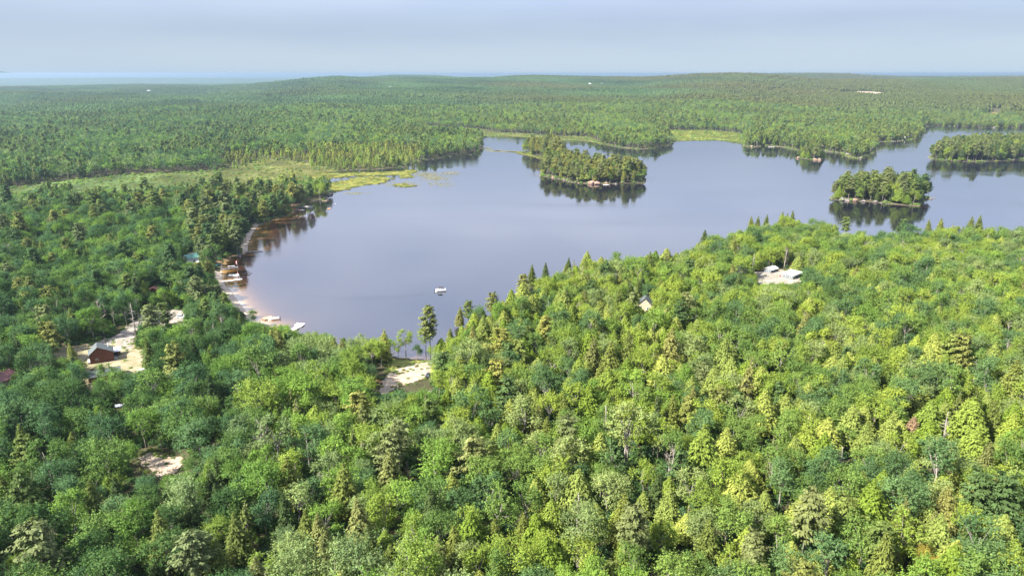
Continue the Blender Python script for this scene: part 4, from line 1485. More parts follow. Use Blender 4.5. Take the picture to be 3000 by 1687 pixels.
for (kind, tint, k, dr), lst in bins.items():
    lst.sort()
    for n_, (_, i) in enumerate(lst):
        if _ < 14:
            LABEL[i] = '%s %s at %s' % (TONE[tint], NOUN[kind], LANDMARK[k][1])
            if 'tree' in LANDMARK[k][1] or 'pine' in LANDMARK[k][1] or 'maple' in LANDMARK[k][1] or 'snag' in LANDMARK[k][1] or 'conifer' in LANDMARK[k][1] or 'trunk' in LANDMARK[k][1]:
                LABEL[i] = '%s %s, %s' % (TONE[tint], NOUN[kind], LANDMARK[k][1])
        elif len(lst) == 1:
            LABEL[i] = 'sole %s %s %s %s' % (TONE[tint], NOUN[kind], DIRS[dr], LANDMARK[k][1])
        else:
            LABEL[i] = '%s %s, %s %s %s' % (TONE[tint], NOUN[kind], ORD[n_], DIRS[dr], LANDMARK[k][1])
seen_l = {}
for i, l_ in LABEL.items():
    seen_l.setdefault(l_, []).append(i)
GROUPS = {B: 'broadleaf trees of the near woods', BI: 'birches of the near woods', S: 'spruces of the near woods', C_: 'cedars of the near woods', P: 'pines of the near woods',
          D_: 'dead trees of the near woods', SN: 'dead trees of the near woods'}
for i in np.where(single)[0]:
    x, y, z_, pi, sc, tint = trees[i]
    p = NEAR[pi]
    kind = p['kind']
    u = float(rng.random())
    asp = 1.0 + 0.18 * (u - 0.5)
    rt = thing(KIND_NAME[kind], LABEL[i], 'dead tree' if kind in (D_, SN) else 'tree', (x, y, z_ - 0.2), float(rng.uniform(0, 6.28)), GROUPS[kind])
    rt.scale = (sc * asp, sc * asp, sc)
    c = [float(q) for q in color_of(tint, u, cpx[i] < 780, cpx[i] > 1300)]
    for part in ('crown', 'trunk'):
        if p[part] is None:
            continue
        o = bpy.data.objects.new(part, p[part])
        COL.objects.link(o)
        o.parent = rt
        o['tree_color'] = c
rest = [t for i, t in enumerate(trees) if not single[i]]


def emit(name, lst, protos, label):
    pts = np.array([(t[0], t[1], t[2] - 0.2) for t in lst])
    sc = np.array([(t[4] * (1 + 0.2 * (rng.random() - 0.5)),) * 2 + (t[4],) for t in lst])
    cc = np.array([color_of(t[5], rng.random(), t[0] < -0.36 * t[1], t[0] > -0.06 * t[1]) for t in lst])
    scatter(name, pts, [t[3] for t in lst], rng.uniform(0, 6.28, len(lst)), sc, cc, [p['whole'] for p in protos], label, 'forest')


emit('forest', rest, NEAR, 'mixed woods of smaller and farther trees around the near side of the lake')

# --- middle woods (700 - 2300 m) and the islands' trees
Q = jitter_grid(-1800, 1900, 500, 2350, 7.2)
r = np.hypot(Q[:, 0], Q[:, 1])
az = np.abs(np.arctan2(Q[:, 0], Q[:, 1]))
Q = Q[(r >= 700) & (r < 2300) & (az < R(42))]
sd = land_sd(Q)
ms = marsh_sd(Q)
s_isl = np.full(len(Q), -1e9)
for isl in ISLANDS:
    s_isl = np.maximum(s_isl, sdist(Q, isl))
colm = 1500 + F * (Q[:, 0] / Q[:, 1]) / cp
ok = ((sd > 2.5) | (s_isl > 0.9)) & ((ms < -1) | ((colm > 560) & (colm < 1000) & (ms < 40) & (sd > 25) & (rng.random(len(Q)) < 0.75 * np.exp(-np.clip(ms, 0, 99) / 14))))
Q, sd, ms, s_isl = Q[ok], sd[ok], ms[ok], s_isl[ok]
ok = free_of(Q)
Q, sd, ms, s_isl = Q[ok], sd[ok], ms[ok], s_isl[ok]
z = ground(Q)
px, py, fw = to_px(Q[:, 0], Q[:, 1], z + 8)
patchy = wavy(Q[:, 0], Q[:, 1], 260, 7)
standv = 0.5 + 0.3 * wavy(Q[:, 0], Q[:, 1], 120, 6, 5)
mid, isl_trees = [], []
for i in range(len(Q)):
    u, v = rng.random(), float((standv[i] + 0.5 * rng.random()) % 1.0)
    shore = sd[i] < 28
    tam = (900 < px[i] < 1230 and 420 < py[i] < 505) or (-60 < ms[i] and 650 < px[i] < 1100 and py[i] > 440)
    if s_isl[i] > 0:
        kind = P if u < 0.62 else (S if u < 0.75 else (C_ if u < 0.85 else B))
        tint = {P: ('pi_gold', 'pi_olive', 'pi_gold', 'pi_pale'), S: ('sp_olive', 'sp_yel'), C_: ('cedar', 'cedar_y'), B: ('yg', 'mid')}[kind]
        if px[i] > 2300:
            tint = {P: ('pi_olive', 'pi_dark', 'pi_olive', 'pi_pale'), S: ('sp_olive', 'sp_dark'), C_: ('cedar_d', 'cedar'), B: ('mid', 'yg')}[kind]
        tint = tint[int(v * len(tint))]
        ids = BY[kind]
        sc = float(np.clip(rng.normal(1.0, 0.14), 0.6, 1.3)) * (1.08 if kind == P else 1.3)
        if px[i] > 2325 and px[i] < 2430 and py[i] < 480:
            sc *= 0.8
        edge = s_isl[i] < 6
        isl_trees.append((Q[i, 0], Q[i, 1], z[i], ids[int(rng.integers(len(ids)))], sc * (0.72 if edge else 1.0), tint))
        continue
    if tam:
        kind = S if u < 0.75 else P
        tint = ('sp_yel', 'pi_gold', 'sp_yel', 'cedar_y', 'yg', 'sp_olive')[int(v * 6)]
        sc = float(np.clip(rng.normal(0.62, 0.14), 0.3, 0.95))
        if px[i] < 900 and rng.random() < 0.45:
            continue
    else:
        con = 0.24 + 0.20 * patchy[i] + (0.22 if shore and px[i] > 1700 else 0) + (0.12 if px[i] > 2200 else 0) + (0.2 if 1180 < px[i] < 1430 and py[i] > 385 else 0)
        if u < con:
            w_ = rng.random()
            kind = P if w_ < 0.5 else (S if w_ < 0.9 else C_)
        else:
            kind = B
        if rng.random() < 0.012:
            kind = D_
        if kind in (B,):
            tint = ('blue', 'mid', 'mid', 'bright', 'yg', 'blue', 'pale')[int(v * 7)] if px[i] > 900 else ('blue', 'mid', 'blue', 'dark', 'bright', 'pale')[int(v * 6)]
        elif kind == P:
            tint = ('pi_olive', 'pi_dark', 'pi_olive', 'pi_olive')[int(v * 4)]
        elif kind == S:
            tint = ('sp_dark', 'sp_olive', 'sp_drab')[int(v * 3)]
        elif kind == C_:
            tint = ('cedar_d', 'cedar')[int(v * 2)]
        else:
            tint = 'dead'
        sc = float(np.clip(rng.normal(0.98, 0.15), 0.6, 1.4))
        if kind == P:
            sc *= 0.85
    ids = BYM[kind]
    mid.append((Q[i, 0], Q[i, 1], z[i], ids[int(rng.integers(len(ids)))], sc, tint))
print('mid trees', len(mid), 'island trees', len(isl_trees))
emit('midway_forest', mid, MID, 'mixed pine and broadleaf woods across the lake, thinning at the marsh')
emit('island_forest', isl_trees, NEAR, 'tall olive and golden pines crowding the lake islands')

# --- far woodland
Q = jitter_grid(-7000, 7400, 1500, 9300, PATCH * 0.86, 0.12)
r = np.hypot(Q[:, 0], Q[:, 1])
az = np.abs(np.arctan2(Q[:, 0], Q[:, 1]))
Q = Q[(r > 2300 + 30) & (r < 9200) & (az < R(41))]
z = ground(Q)
colp2 = 1500 + F * (Q[:, 0] / Q[:, 1]) / cp
limd = np.interp(colp2, [a[0] for a in RIDGE1], [a[2] for a in RIDGE1]) + 260
ok = (z > -12) & free_of(Q, 20) & ((np.hypot(Q[:, 0], Q[:, 1]) < limd) | (colp2 > 1020))
Q, z, colp2 = Q[ok], z[ok], colp2[ok]
nrm_ = wavy(Q[:, 0], Q[:, 1], 700, 7)
ccs = np.array([[0.060, 0.108, 0.038]]) * (1 + 0.24 * np.clip(nrm_ * 0.7 + 0.6 * wavy(Q[:, 0], Q[:, 1], 330, 6, 4), -1.5, 1.5))[:, None]
wrm = np.clip(smoothstep(1200, 2300, colp2) * 0.75 + 0.35 * wavy(Q[:, 0], Q[:, 1], 1100, 6, 6), 0, 1)[:, None]
ccs = ccs * (1 - wrm) + np.array([[0.088, 0.098, 0.030]]) * wrm
scatter('distant_forest', np.column_stack([Q, z]), rng.integers(0, 5, len(Q)), rng.uniform(0, 6.28, len(Q)),
        np.ones((len(Q), 3)) * rng.uniform(0.95, 1.08, (len(Q), 1)), ccs, PATCHES, 'unbroken distant forest covering the low hills to the skyline', 'forest')
print('patches', len(Q))

# --- undergrowth below the near trees, and bushes on the shores and in the meadow
SHR = [proto('shrub', i, shrub(800 + i), 2, 2.6, BARK) for i in range(3)]
Q = jitter_grid(-560, 600, 60, 640, 3.7)
r = np.hypot(Q[:, 0], Q[:, 1])
az = np.abs(np.arctan2(Q[:, 0], Q[:, 1]))
Q = Q[(r < 640) & (r > 62) & (az < R(46))]
sd, ms = land_sd(Q), marsh_sd(Q)
Q = Q[(sd > 1.5) & (ms < 0)]
Q = Q[free_of(Q, 0.8)]
z = ground(Q)
bl = blocks(Q[:, 0], Q[:, 1], z, np.full(len(Q), 2.0), np.full(len(Q), 2.0))
Q, z = Q[~bl], z[~bl]
n = len(Q)
cc = np.array([color_of(('dark', 'mid', 'blue', 'dark')[int(k)], 0.3) for k in rng.integers(0, 4, n)]) * 0.9
scatter('undergrowth', np.column_stack([Q, z]), rng.integers(0, 3, n), rng.uniform(0, 6.28, n), rng.uniform(0.7, 1.5, (n, 1)) * np.array([[1.1, 1.1, 1.0]]), cc, [p['whole'] for p in SHR],
        'dark leafy undergrowth between the near trees', 'undergrowth')
Q = jitter_grid(-1500, 1700, 330, 1750, 4.6)
az = np.abs(np.arctan2(Q[:, 0], Q[:, 1]))
Q = Q[az < R(41)]
sd, ms = land_sd(Q), marsh_sd(Q)
thin = rng.random(len(Q))
cl = wavy(Q[:, 0], Q[:, 1], 45, 7)
keep = ((sd > 0.4) & (sd < 4.5) & (ms < -2) & (Q[:, 1] > 560) & (thin < 0.7)) | ((ms > -1) & (ms < 9) & (thin < 0.35)) | ((ms >= 9) & (cl > 0.4) & (thin < 0.22)) | ((ms >= 5) & (thin < 0.05))
Q = Q[keep]
Q = Q[free_of(Q, 0.0)]
z = ground(Q)
n = len(Q)
cc = np.array([color_of(('mid', 'yg', 'bright', 'pale')[int(k)], 0.5) for k in rng.integers(0, 4, n)])
tuf = []
for pg in DELTA + [MARSH['east_marsh'], MARSH['north_marsh'], MARSH['meadow']]:
    lo, hi = pg.min(0) - 3, pg.max(0) + 3
    nn_ = int(min(9000, (hi[0] - lo[0]) * (hi[1] - lo[1]) * 0.12))
    q = lo + rng.random((nn_, 2)) * (hi - lo)
    s_ = sdist(q, pg) + 2.0 * wavy(q[:, 0], q[:, 1], 22, 6)
    tuf.append(q[(s_ > -2.5) & (rng.random(nn_) < np.where(s_ < 3, 0.9, 0.25 + 0.5 * (wavy(q[:, 0], q[:, 1], 30, 6) > 0)))])
tuf = np.concatenate(tuf)
nt = len(tuf)
ct = np.array([[0.165, 0.160, 0.036], [0.115, 0.145, 0.034], [0.17, 0.155, 0.045], [0.095, 0.125, 0.034]])[rng.integers(0, 4, nt)] * rng.uniform(0.8, 1.2, (nt, 1))
scatter('marsh_reeds', np.column_stack([tuf, np.maximum(ground(tuf), 0.05)]), rng.integers(0, 3, nt), rng.uniform(0, 6.28, nt), rng.uniform(0.5, 1.3, (nt, 1)) * np.array([[1.1, 1.1, 0.28]]), ct, [p['whole'] for p in SHR],
        'tufts of reeds and sedge over the marshes and wet meadow', 'reeds')
scatter('shrubbery', np.column_stack([Q, z]), rng.integers(0, 3, n), rng.uniform(0, 6.28, n), rng.uniform(0.6, 1.7, (n, 1)) * np.array([[1, 1, 0.9]]), cc, [p['whole'] for p in SHR],
        'low bushes along the water line and dotted over the wet meadow', 'bushes')
# --- weeds and seedlings creeping over the rims of the clearings
wp_, wc_ = [], []
for pg, mg in CLEAR:
    if len(pg) < 3 or pg[:, 1].max() > 900:
        continue
    lo, hi = pg.min(0) - 2, pg.max(0) + 2
    n_ = int((hi[0] - lo[0]) * (hi[1] - lo[1]) * 0.5)
    q = lo + rng.random((n_, 2)) * (hi - lo)
    sdd = sdist(q, pg)
    nz_ = wavy(q[:, 0], q[:, 1], 9, 6)
    kp = (sdd > -2.0) & (rng.random(n_) < np.where(sdd < 1.2, 0.55, np.where(nz_ > 0.9, 0.22, 0.01)))
    kp &= land_sd(q) > 3
    wp_.append(q[kp])
wp_ = np.concatenate(wp_)
zz_ = ground(wp_)
bl_ = np.zeros(len(wp_), bool)
n = len(wp_)
cc = np.array([color_of(('pale', 'yg', 'mid', 'sp_drab')[int(k)], 0.5) for k in rng.integers(0, 4, n)])
scatter('weeds', np.column_stack([wp_, zz_]), rng.integers(0, 3, n), rng.uniform(0, 6.28, n), rng.uniform(0.15, 0.5, (n, 1)) * np.array([[1.2, 1.2, 0.8]]), cc, [p['whole'] for p in SHR],
        'ragged weeds and seedlings creeping over the edges of sand, drive and yard', 'weeds')

# ------------------------------------------------------------------ buildings
def pal(name, c, rough=0.7, spec=0.3, metal=0.0, n=None):
    return mat(name, c, rough, spec, metal, noise=n)


M_BROWN = pal('brown_boards', (0.115, 0.042, 0.020), n=(1.2, (0.085, 0.03, 0.016), 0.8))
M_ORANGE = pal('orange_boards', (0.24, 0.095, 0.042), n=(1.2, (0.18, 0.07, 0.03), 0.8))
M_GREYROOF = pal('grey_roof', (0.075, 0.088, 0.088), n=(1.5, (0.060, 0.070, 0.072), 0.8))
M_GREENROOF = pal('green_roof', (0.08, 0.20, 0.17), 0.4, 0.5, n=(0.8, (0.12, 0.25, 0.21), 0.6))
M_PINKROOF = pal('pink_roof', (0.22, 0.105, 0.105), 0.5, n=(0.8, (0.18, 0.085, 0.085), 0.8))
M_REDROOF = pal('red_roof', (0.15, 0.055, 0.05), 0.6, n=(0.8, (0.12, 0.045, 0.04), 0.8))
M_WHITEROOF = pal('white_roof', (0.80, 0.80, 0.80), 0.5, n=(0.8, (0.68, 0.69, 0.70), 0.8))
M_PALEROOF = pal('pale_roof', (0.24, 0.25, 0.28), 0.5, n=(0.8, (0.30, 0.31, 0.33), 0.8))
M_CREAM = pal('cream_wall', (0.34, 0.28, 0.20), n=(1.0, (0.29, 0.24, 0.17), 0.7))
M_WHITE = pal('white_paint', (0.78, 0.78, 0.77), 0.45, n=(1.0, (0.70, 0.70, 0.69), 0.6))
M_GREY = pal('grey_wall', (0.13, 0.145, 0.155), n=(1.0, (0.10, 0.11, 0.12), 0.8))
M_GLASS = pal('window_glass', (0.03, 0.04, 0.05), 0.08, 0.6)
M_DARK = pal('dark_plastic', (0.02, 0.02, 0.022), 0.5)
M_TRIM = pal('white_trim', (0.72, 0.71, 0.68), 0.5)
M_BRICK = pal('chimney_brick', (0.30, 0.16, 0.12), n=(4, (0.22, 0.12, 0.09), 0.8))
M_DECKW = pal('pale_dock_boards', (0.62, 0.60, 0.56), 0.8, n=(1.0, (0.50, 0.48, 0.45), 0.8))
M_DECKG = pal('grey_dock_boards', (0.33, 0.32, 0.31), 0.8, n=(1.0, (0.25, 0.24, 0.23), 0.8))
M_DECKB = pal('brown_dock_boards', (0.32, 0.20, 0.14), 0.8, n=(1.0, (0.24, 0.15, 0.10), 0.8))
M_HULL = pal('white_hull', (0.80, 0.81, 0.82), 0.25, 0.5)
M_ALU = pal('aluminium', (0.60, 0.62, 0.65), 0.3, 0.5, 0.6)
M_SEAT = pal('beige_seats', (0.62, 0.56, 0.46), 0.6)
M_CANVAS = pal('dark_canvas', (0.035, 0.03, 0.035), 0.85)
M_RED = pal('red_plastic', (0.55, 0.05, 0.07), 0.4)
M_TEAL = pal('teal_plastic', (0.02, 0.30, 0.28), 0.4)
M_RAFT = pal('orange_raft', (0.55, 0.28, 0.14), 0.6)
M_RUST = pal('rusty_steel', (0.30, 0.10, 0.045), 0.8, n=(2.0, (0.18, 0.06, 0.03), 0.8))
M_TARP = pal('white_tarp', (0.72, 0.76, 0.82), 0.5, n=(0.8, (0.55, 0.62, 0.72), 0.8))
M_LOG = pal('split_logs', (0.52, 0.36, 0.18), 0.9, n=(3, (0.40, 0.26, 0.12), 0.8))
M_ROCK = pal('shore_rock', (0.17, 0.15, 0.14), 0.9, 0.2, n=(0.7, (0.10, 0.09, 0.088), 0.9))
M_PINKROCK = pal('pink_granite', (0.27, 0.18, 0.135), 0.9, 0.2, n=(0.7, (0.17, 0.12, 0.095), 0.9))
M_CARDARK = pal('dark_car_paint', (0.015, 0.016, 0.02), 0.3, 0.5)
M_CARBLUE = pal('silver_blue_car_paint', (0.42, 0.50, 0.60), 0.3, 0.5)


def low(x, y, r=3.0):
    a = np.linspace(0, 6.28, 9)[:-1]
    return float(ground(np.stack([x + r * np.cos(a), y + r * np.sin(a)], 1)).min())


def gable_wall(mb, w, d, h, hr, off=0.5, z0=-1.0):
    """closed body with two gables (ridge along y); off = where the ridge sits across the width"""
    xr = -w / 2 + w * off
    p = [(-w / 2, z0), (w / 2, z0), (w / 2, h), (xr, h + hr), (-w / 2, h)]
    v = [(a, -d / 2, b) for a, b in p] + [(a, d / 2, b) for a, b in p]
    mb.add(v, [(0, 1, 2, 3, 4), (9, 8, 7, 6, 5)] + [(i, i + 5, (i + 1) % 5 + 5, (i + 1) % 5) for i in range(5)])
    return mb


def roof_slab(mb, xa, za, xb, zb, d, over, t=0.16):
    """a sloping slab from eave (xa, za) to ridge (xb, zb)"""
    dx, dz = xb - xa, zb - za
    L = math.hypot(dx, dz)
    ux, uz = dx / L, dz / L
    nx, nz = (-uz, ux) if ux > 0 else (uz, -ux)
    ax, az_ = xa - ux * over, za - uz * over
    q = [(ax + nx * 0.03, az_ + nz * 0.03), (xb + nx * 0.03, zb + nz * 0.03), (xb + nx * t, zb + nz * t), (ax + nx * t, az_ + nz * t)]
    v = [(a, -d / 2 - over, b) for a, b in q] + [(a, d / 2 + over, b) for a, b in q]
    mb.add(v, [(0, 1, 2, 3), (7, 6, 5, 4), (0, 4, 5, 1), (1, 5, 6, 2), (2, 6, 7, 3), (3, 7, 4, 0)])


def window(parent, face, u, z, w, h, W_, D_w, n=1):
    """a framed window on a wall face: 'f' front (-y), 'r' right (+x), 'l' left (-x)"""
    fr, pn = MB(), MB()
    t = 0.09
    for mb, a, b, c, o in ((fr, w / 2, h / 2, 0.06, 0.0), (pn, w / 2 - t, h / 2 - t, 0.03, 0.06)):
        if face == 'f':
            mb.box(u - a, u + a, -D_w / 2 - o - c, -D_w / 2 - o + 0.0, z - b, z + b)
        elif face == 'r':
            mb.box(W_ / 2 + o, W_ / 2 + o + c, u - a, u + a, z - b, z + b)
        else:
            mb.box(-W_ / 2 - o - c, -W_ / 2 - o, u - a, u + a, z - b, z + b)
    f = fr.build('window', M_TRIM, parent)
    pn.build('pane', M_GLASS, f)


def house(name, label, cat, px, py, yaw, w, d, h, hr, wallm, roofm, off=0.5, wins=(), doors=(), chim=None, over=0.45, anchor='c', extra=None):
    x, y, z = place(px, py)
    a = R(yaw)
    if anchor == 'fl':          # the picture point is the front left corner
        x += math.cos(a) * w / 2 - math.sin(a) * d / 2
        y += math.sin(a) * w / 2 + math.cos(a) * d / 2
    z = gz(x, y)
    rt = thing(name, label, cat, (x, y, z), a)
    gable_wall(MB(), w, d, h, hr, off).build('wall', wallm, rt)
    xr = -w / 2 + w * off
    for xa in (-w / 2, w / 2):
        m_ = MB()
        roof_slab(m_, xa, h, xr, h + hr, d, over)
        m_.build('roof_slope', roofm, rt)
    for wn_ in wins:
        window(rt, *wn_, w, d)
    for face, u, ww, hh, mt in doors:
        m_ = MB()
        if face == 'f':
            m_.box(u - ww / 2, u + ww / 2, -d / 2 - 0.07, -d / 2 + 0.0, -0.3, hh)
        elif face == 'r':
            m_.box(w / 2, w / 2 + 0.07, u - ww / 2, u + ww / 2, -0.3, hh)
        else:
            m_.box(-w / 2 - 0.07, -w / 2, u - ww / 2, u + ww / 2, -0.3, hh)
        m_.build('door', mt, rt)
    if chim:
        cx, cy, ch = chim
        MB().box(cx - 0.35, cx + 0.35, cy - 0.35, cy + 0.35, h, h + ch).build('chimney', M_BRICK, rt)
    if extra:
        extra(rt)
    return rt


def barn_extra(rt):
    MB().box(5.2, 6.6, -2.2, 2.2, 0.0, 0.25).build('side_deck', M_DECKG, rt)
    MB().box(-6.4, -5.2, -3.2, 2.6, 0.0, 1.1).build('side_steps', M_DECKG, rt)
    MB().tube([(3.4, 1.2, 5.4), (3.4, 1.2, 8.2)], [0.14, 0.14], 8).build('flue', M_WHITE, rt)


house('barn_house', 'tall brown board barn house with lopsided grey roof beside the dry yard', 'house', 266, 1068, 31, 10.4, 7.6, 5.0, 3.4, M_BROWN, M_GREYROOF, off=0.38,
      wins=[('f', -2.2, 2.2, 1.0, 1.0), ('l', -1.5, 3.4, 0.9, 1.1), ('l', 1.5, 3.4, 0.9, 1.1), ('l', -1.5, 1.3, 0.9, 1.1), ('r', 1.0, 3.2, 1.0, 1.0)], doors=[('l', 1.6, 1.0, 2.0, M_ORANGE), ('r', -1.6, 1.0, 2.0, M_WHITE)],
      anchor='fl', extra=barn_extra)
bh_ = bpy.data.objects['barn_house']
bh_.scale = (0.84, 0.84, 0.84)
x0_, y0_, _ = place(266, 1068)
bh_.location = (x0_ + (math.cos(R(31)) * 5.2 - math.sin(R(31)) * 3.8) * 0.84, y0_ + (math.sin(R(31)) * 5.2 + math.cos(R(31)) * 3.8) * 0.84, gz(x0_ + 2, y0_ + 4))
house('garage', 'long low garage with dark grey roof in front of the barn house', 'garage', 280, 1120, 31, 7.5, 13.5, 2.7, 1.7, M_ORANGE, M_GREYROOF,
      wins=[], doors=[], anchor='c', over=0.5)
g_ = bpy.data.objects['garage']
g_.rotation_euler[2] = R(31 - 90)
g_.scale = (0.82, 0.82, 0.85)
gx_, gy_, _ = place(308, 1106)
g_.location = (gx_, gy_, gz(gx_, gy_))
window(g_, 'f', 1.2, 1.5, 1.0, 1.0, 7.5, 13.5)
MB().box(-2.6, 0.0, -6.84, -6.75, -0.2, 2.2).build('door', M_WHITE, g_)


def shed_flat(name, label, cat, px, py, yaw, w, d, h0, h1, wallm, roofm, open_front=False, wins=(), porch=False):
    x, y, z = place(px, py)
    z = gz(x, y)
    rt = thing(name, label, cat, (x, y, z), R(yaw))
    v = [(-w / 2, -d / 2, -0.8), (w / 2, -d / 2, -0.8), (w / 2, d / 2, -0.8), (-w / 2, d / 2, -0.8), (-w / 2, -d / 2, h0), (w / 2, -d / 2, h0), (w / 2, d / 2, h1), (-w / 2, d / 2, h1)]
    m_ = MB()
    m_.add(v, [(0, 3, 2, 1), (4, 5, 6, 7), (0, 1, 5, 4), (1, 2, 6, 5), (2, 3, 7, 6), (3, 0, 4, 7)])
    m_.build('wall', wallm, rt)
    o = 0.5
    sl = (h1 - h0) / d
    r_ = MB()
    q = [(-w / 2 - o, -d / 2 - o, h0 - o * sl + 0.02), (w / 2 + o, -d / 2 - o, h0 - o * sl + 0.02), (w / 2 + o, d / 2 + o, h1 + o * sl + 0.02), (-w / 2 - o, d / 2 + o, h1 + o * sl + 0.02)]
    q2 = [(a, b, c + 0.16) for a, b, c in q]
    r_.add(q + q2, [(0, 3, 2, 1), (4, 5, 6, 7), (0, 1, 5, 4), (1, 2, 6, 5), (2, 3, 7, 6), (3, 0, 4, 7)])
    r_.build('roof', roofm, rt)
    if open_front:
        MB().box(-w / 2 + 0.35, w / 2 - 0.35, -d / 2 - 0.05, -d / 2, -0.2, h0 - 0.35).build('opening_shade', M_DARK, rt)  # flat dark panel on the solid wall, painted as the shade inside
    for wn_ in wins:
        window(rt, *wn_, w, d)
    return rt


shed_flat('woodshed', 'small shed with flat white roof and dark open front beside the barn house', 'shed', 334, 1040, 20, 4.6, 3.6, 2.3, 2.7, M_BROWN, M_WHITEROOF, open_front=True)
house('pink_roofed_house', 'house under a faded pink metal roof at the left edge', 'house', 2, 1128, -20, 8.0, 9.0, 3.0, 2.0, M_CREAM, M_PINKROOF)
house('red_roofed_shed', 'shed with a dull red roof among dark trees near the beach lots', 'shed', 452, 861, 12, 5.4, 4.0, 2.6, 1.5, M_BROWN, M_REDROOF)
house('green_roofed_cabin', 'white cabin with green metal roof behind the sandy beach', 'cabin', 560, 768, -38, 6.4, 8.0, 3.4, 2.2, M_WHITE, M_GREENROOF,
      wins=[('f', -1.4, 1.8, 0.9, 1.2), ('f', 1.4, 1.8, 0.9, 1.2), ('f', 0.0, 4.0, 0.8, 0.8)], doors=[('r', 0.5, 0.9, 2.0, M_GREY)])
shed_flat('lean_to', 'low grey roofed lean-to downhill of the green roofed cabin', 'shed', 583, 780, -38, 6.0, 4.0, 2.0, 2.8, M_GREY, M_PALEROOF)
house('grey_roofed_cottage', 'grey roofed cottage half hidden by pines above the sandy point', 'cottage', 622, 683, 15, 6.5, 7.0, 2.8, 2.0, M_WHITE, M_PALEROOF)
house('lake_cottage', 'tiny white cottage between the pines of the north point', 'cottage', 666, 638, 10, 5.0, 5.0, 2.8, 1.6, M_WHITE, M_GREYROOF)
house('meadow_house', 'grey house by the wet meadow, its roof just over the trees', 'house', 212, 604, 25, 6.0, 7.0, 3.6, 1.8, M_GREY, M_PALEROOF)
shed_flat('white_cabin', 'larger pale cabin with sloping white roof on the gravel clearing', 'cabin', 2320, 812, -52, 6.6, 9.0, 2.5, 2.9, M_GREY, M_WHITEROOF,
          wins=[('f', -1.9, 1.3, 1.2, 1.0), ('f', 1.6, 1.3, 1.2, 1.0), ('r', -2.5, 1.4, 1.0, 0.9), ('r', 1.5, 1.4, 1.0, 0.9)])
house('stone_cabin', 'smaller pale roofed cabin with grey walls on the gravel clearing', 'cabin', 2258, 796, -52, 4.4, 7.0, 2.2, 0.8, M_GREY, M_WHITEROOF, wins=[('f', 0, 1.2, 1.2, 0.9)])
house('gabled_house', 'cream gabled house with grey roof peeping from the woods', 'house', 1890, 914, -18, 6.6, 8.0, 5.2, 3.2, M_CREAM, M_GREYROOF, wins=[('f', -0.4, 6.2, 0.6, 0.9), ('f', -1.6, 3.4, 0.9, 1.2), ('f', 1.6, 3.4, 0.9, 1.2)])
house('rear_wing_house', 'grey roofed building with pale skylight just behind the gabled house', 'house', 1878, 876, 62, 6.0, 7.0, 4.0, 2.4, M_CREAM, M_GREYROOF)
house('shore_cabin', 'small pale cabin in the woods across the lake', 'cabin', 2407, 428, -15, 9.0, 9.0, 4.0, 3.0, M_CREAM, M_BROWN)
house('point_cabin', 'white hut near the tip of the far wooded point', 'hut', 2655, 404, 5, 5.0, 5.0, 4.5, 2.0, M_WHITE, M_WHITEROOF)
house('hillside_house', 'pink roofed house in the clearing above the far shore', 'house', 2912, 342, 20, 12.0, 12.0, 4.0, 3.5, M_CREAM, M_PINKROOF)
house('ridge_farmhouse', 'white farmhouse tiny on the wooded hills left of centre', 'house', 1145, 263, 20, 20.0, 12.0, 12.0, 4.0, M_WHITE, M_PALEROOF)
house('ridge_barn', 'white barn tiny on the wooded hills right of centre', 'barn', 1728, 253, -20, 16.0, 12.0, 13.0, 4.0, M_WHITE, M_PALEROOF)
house('ridge_shed', 'tiny white shed beside the far white barn', 'shed', 1762, 251.5, 10, 10.0, 9.0, 12.0, 3.0, M_WHITE, M_PALEROOF)
house('plain_house', 'tiny pale house in the blue woods far left', 'house', 436, 273, 10, 22.0, 12.0, 14.0, 4.0, M_WHITE, M_PALEROOF)

# ------------------------------------------------------------------ docks and boats
def dock(label, a, b, width, material, z=0.45, head=None, posts=True):
    p, q = at_plane(*a, z), at_plane(*b, z)
    L = float(np.hypot(*(q - p)))
    rt = thing('dock', label, 'dock', (float(p[0]), float(p[1]), 0.0), math.atan2(q[1] - p[1], q[0] - p[0]), 'docks along the shore')
    n = max(1, int(round(L / 2.6)))
    for i in range(n):
        MB().box(i * L / n + 0.04, (i + 1) * L / n - 0.04, -width / 2, width / 2, z - 0.16, z).build('deck_section', material, rt)
    if head:
        hx, hy0, hy1 = head
        MB().box(L - hx, L + 0.3, hy0, hy1, z - 0.15, z + 0.01).build('platform', material, rt)
    for i in range(n + 1):
        for s in (-1, 1):
            MB().tube([(i * L / n, s * (width / 2 + 0.05), -1.5), (i * L / n, s * (width / 2 + 0.05), z + 0.35)], [0.05, 0.05], 5).build('post', M_ALU, rt)
    return rt


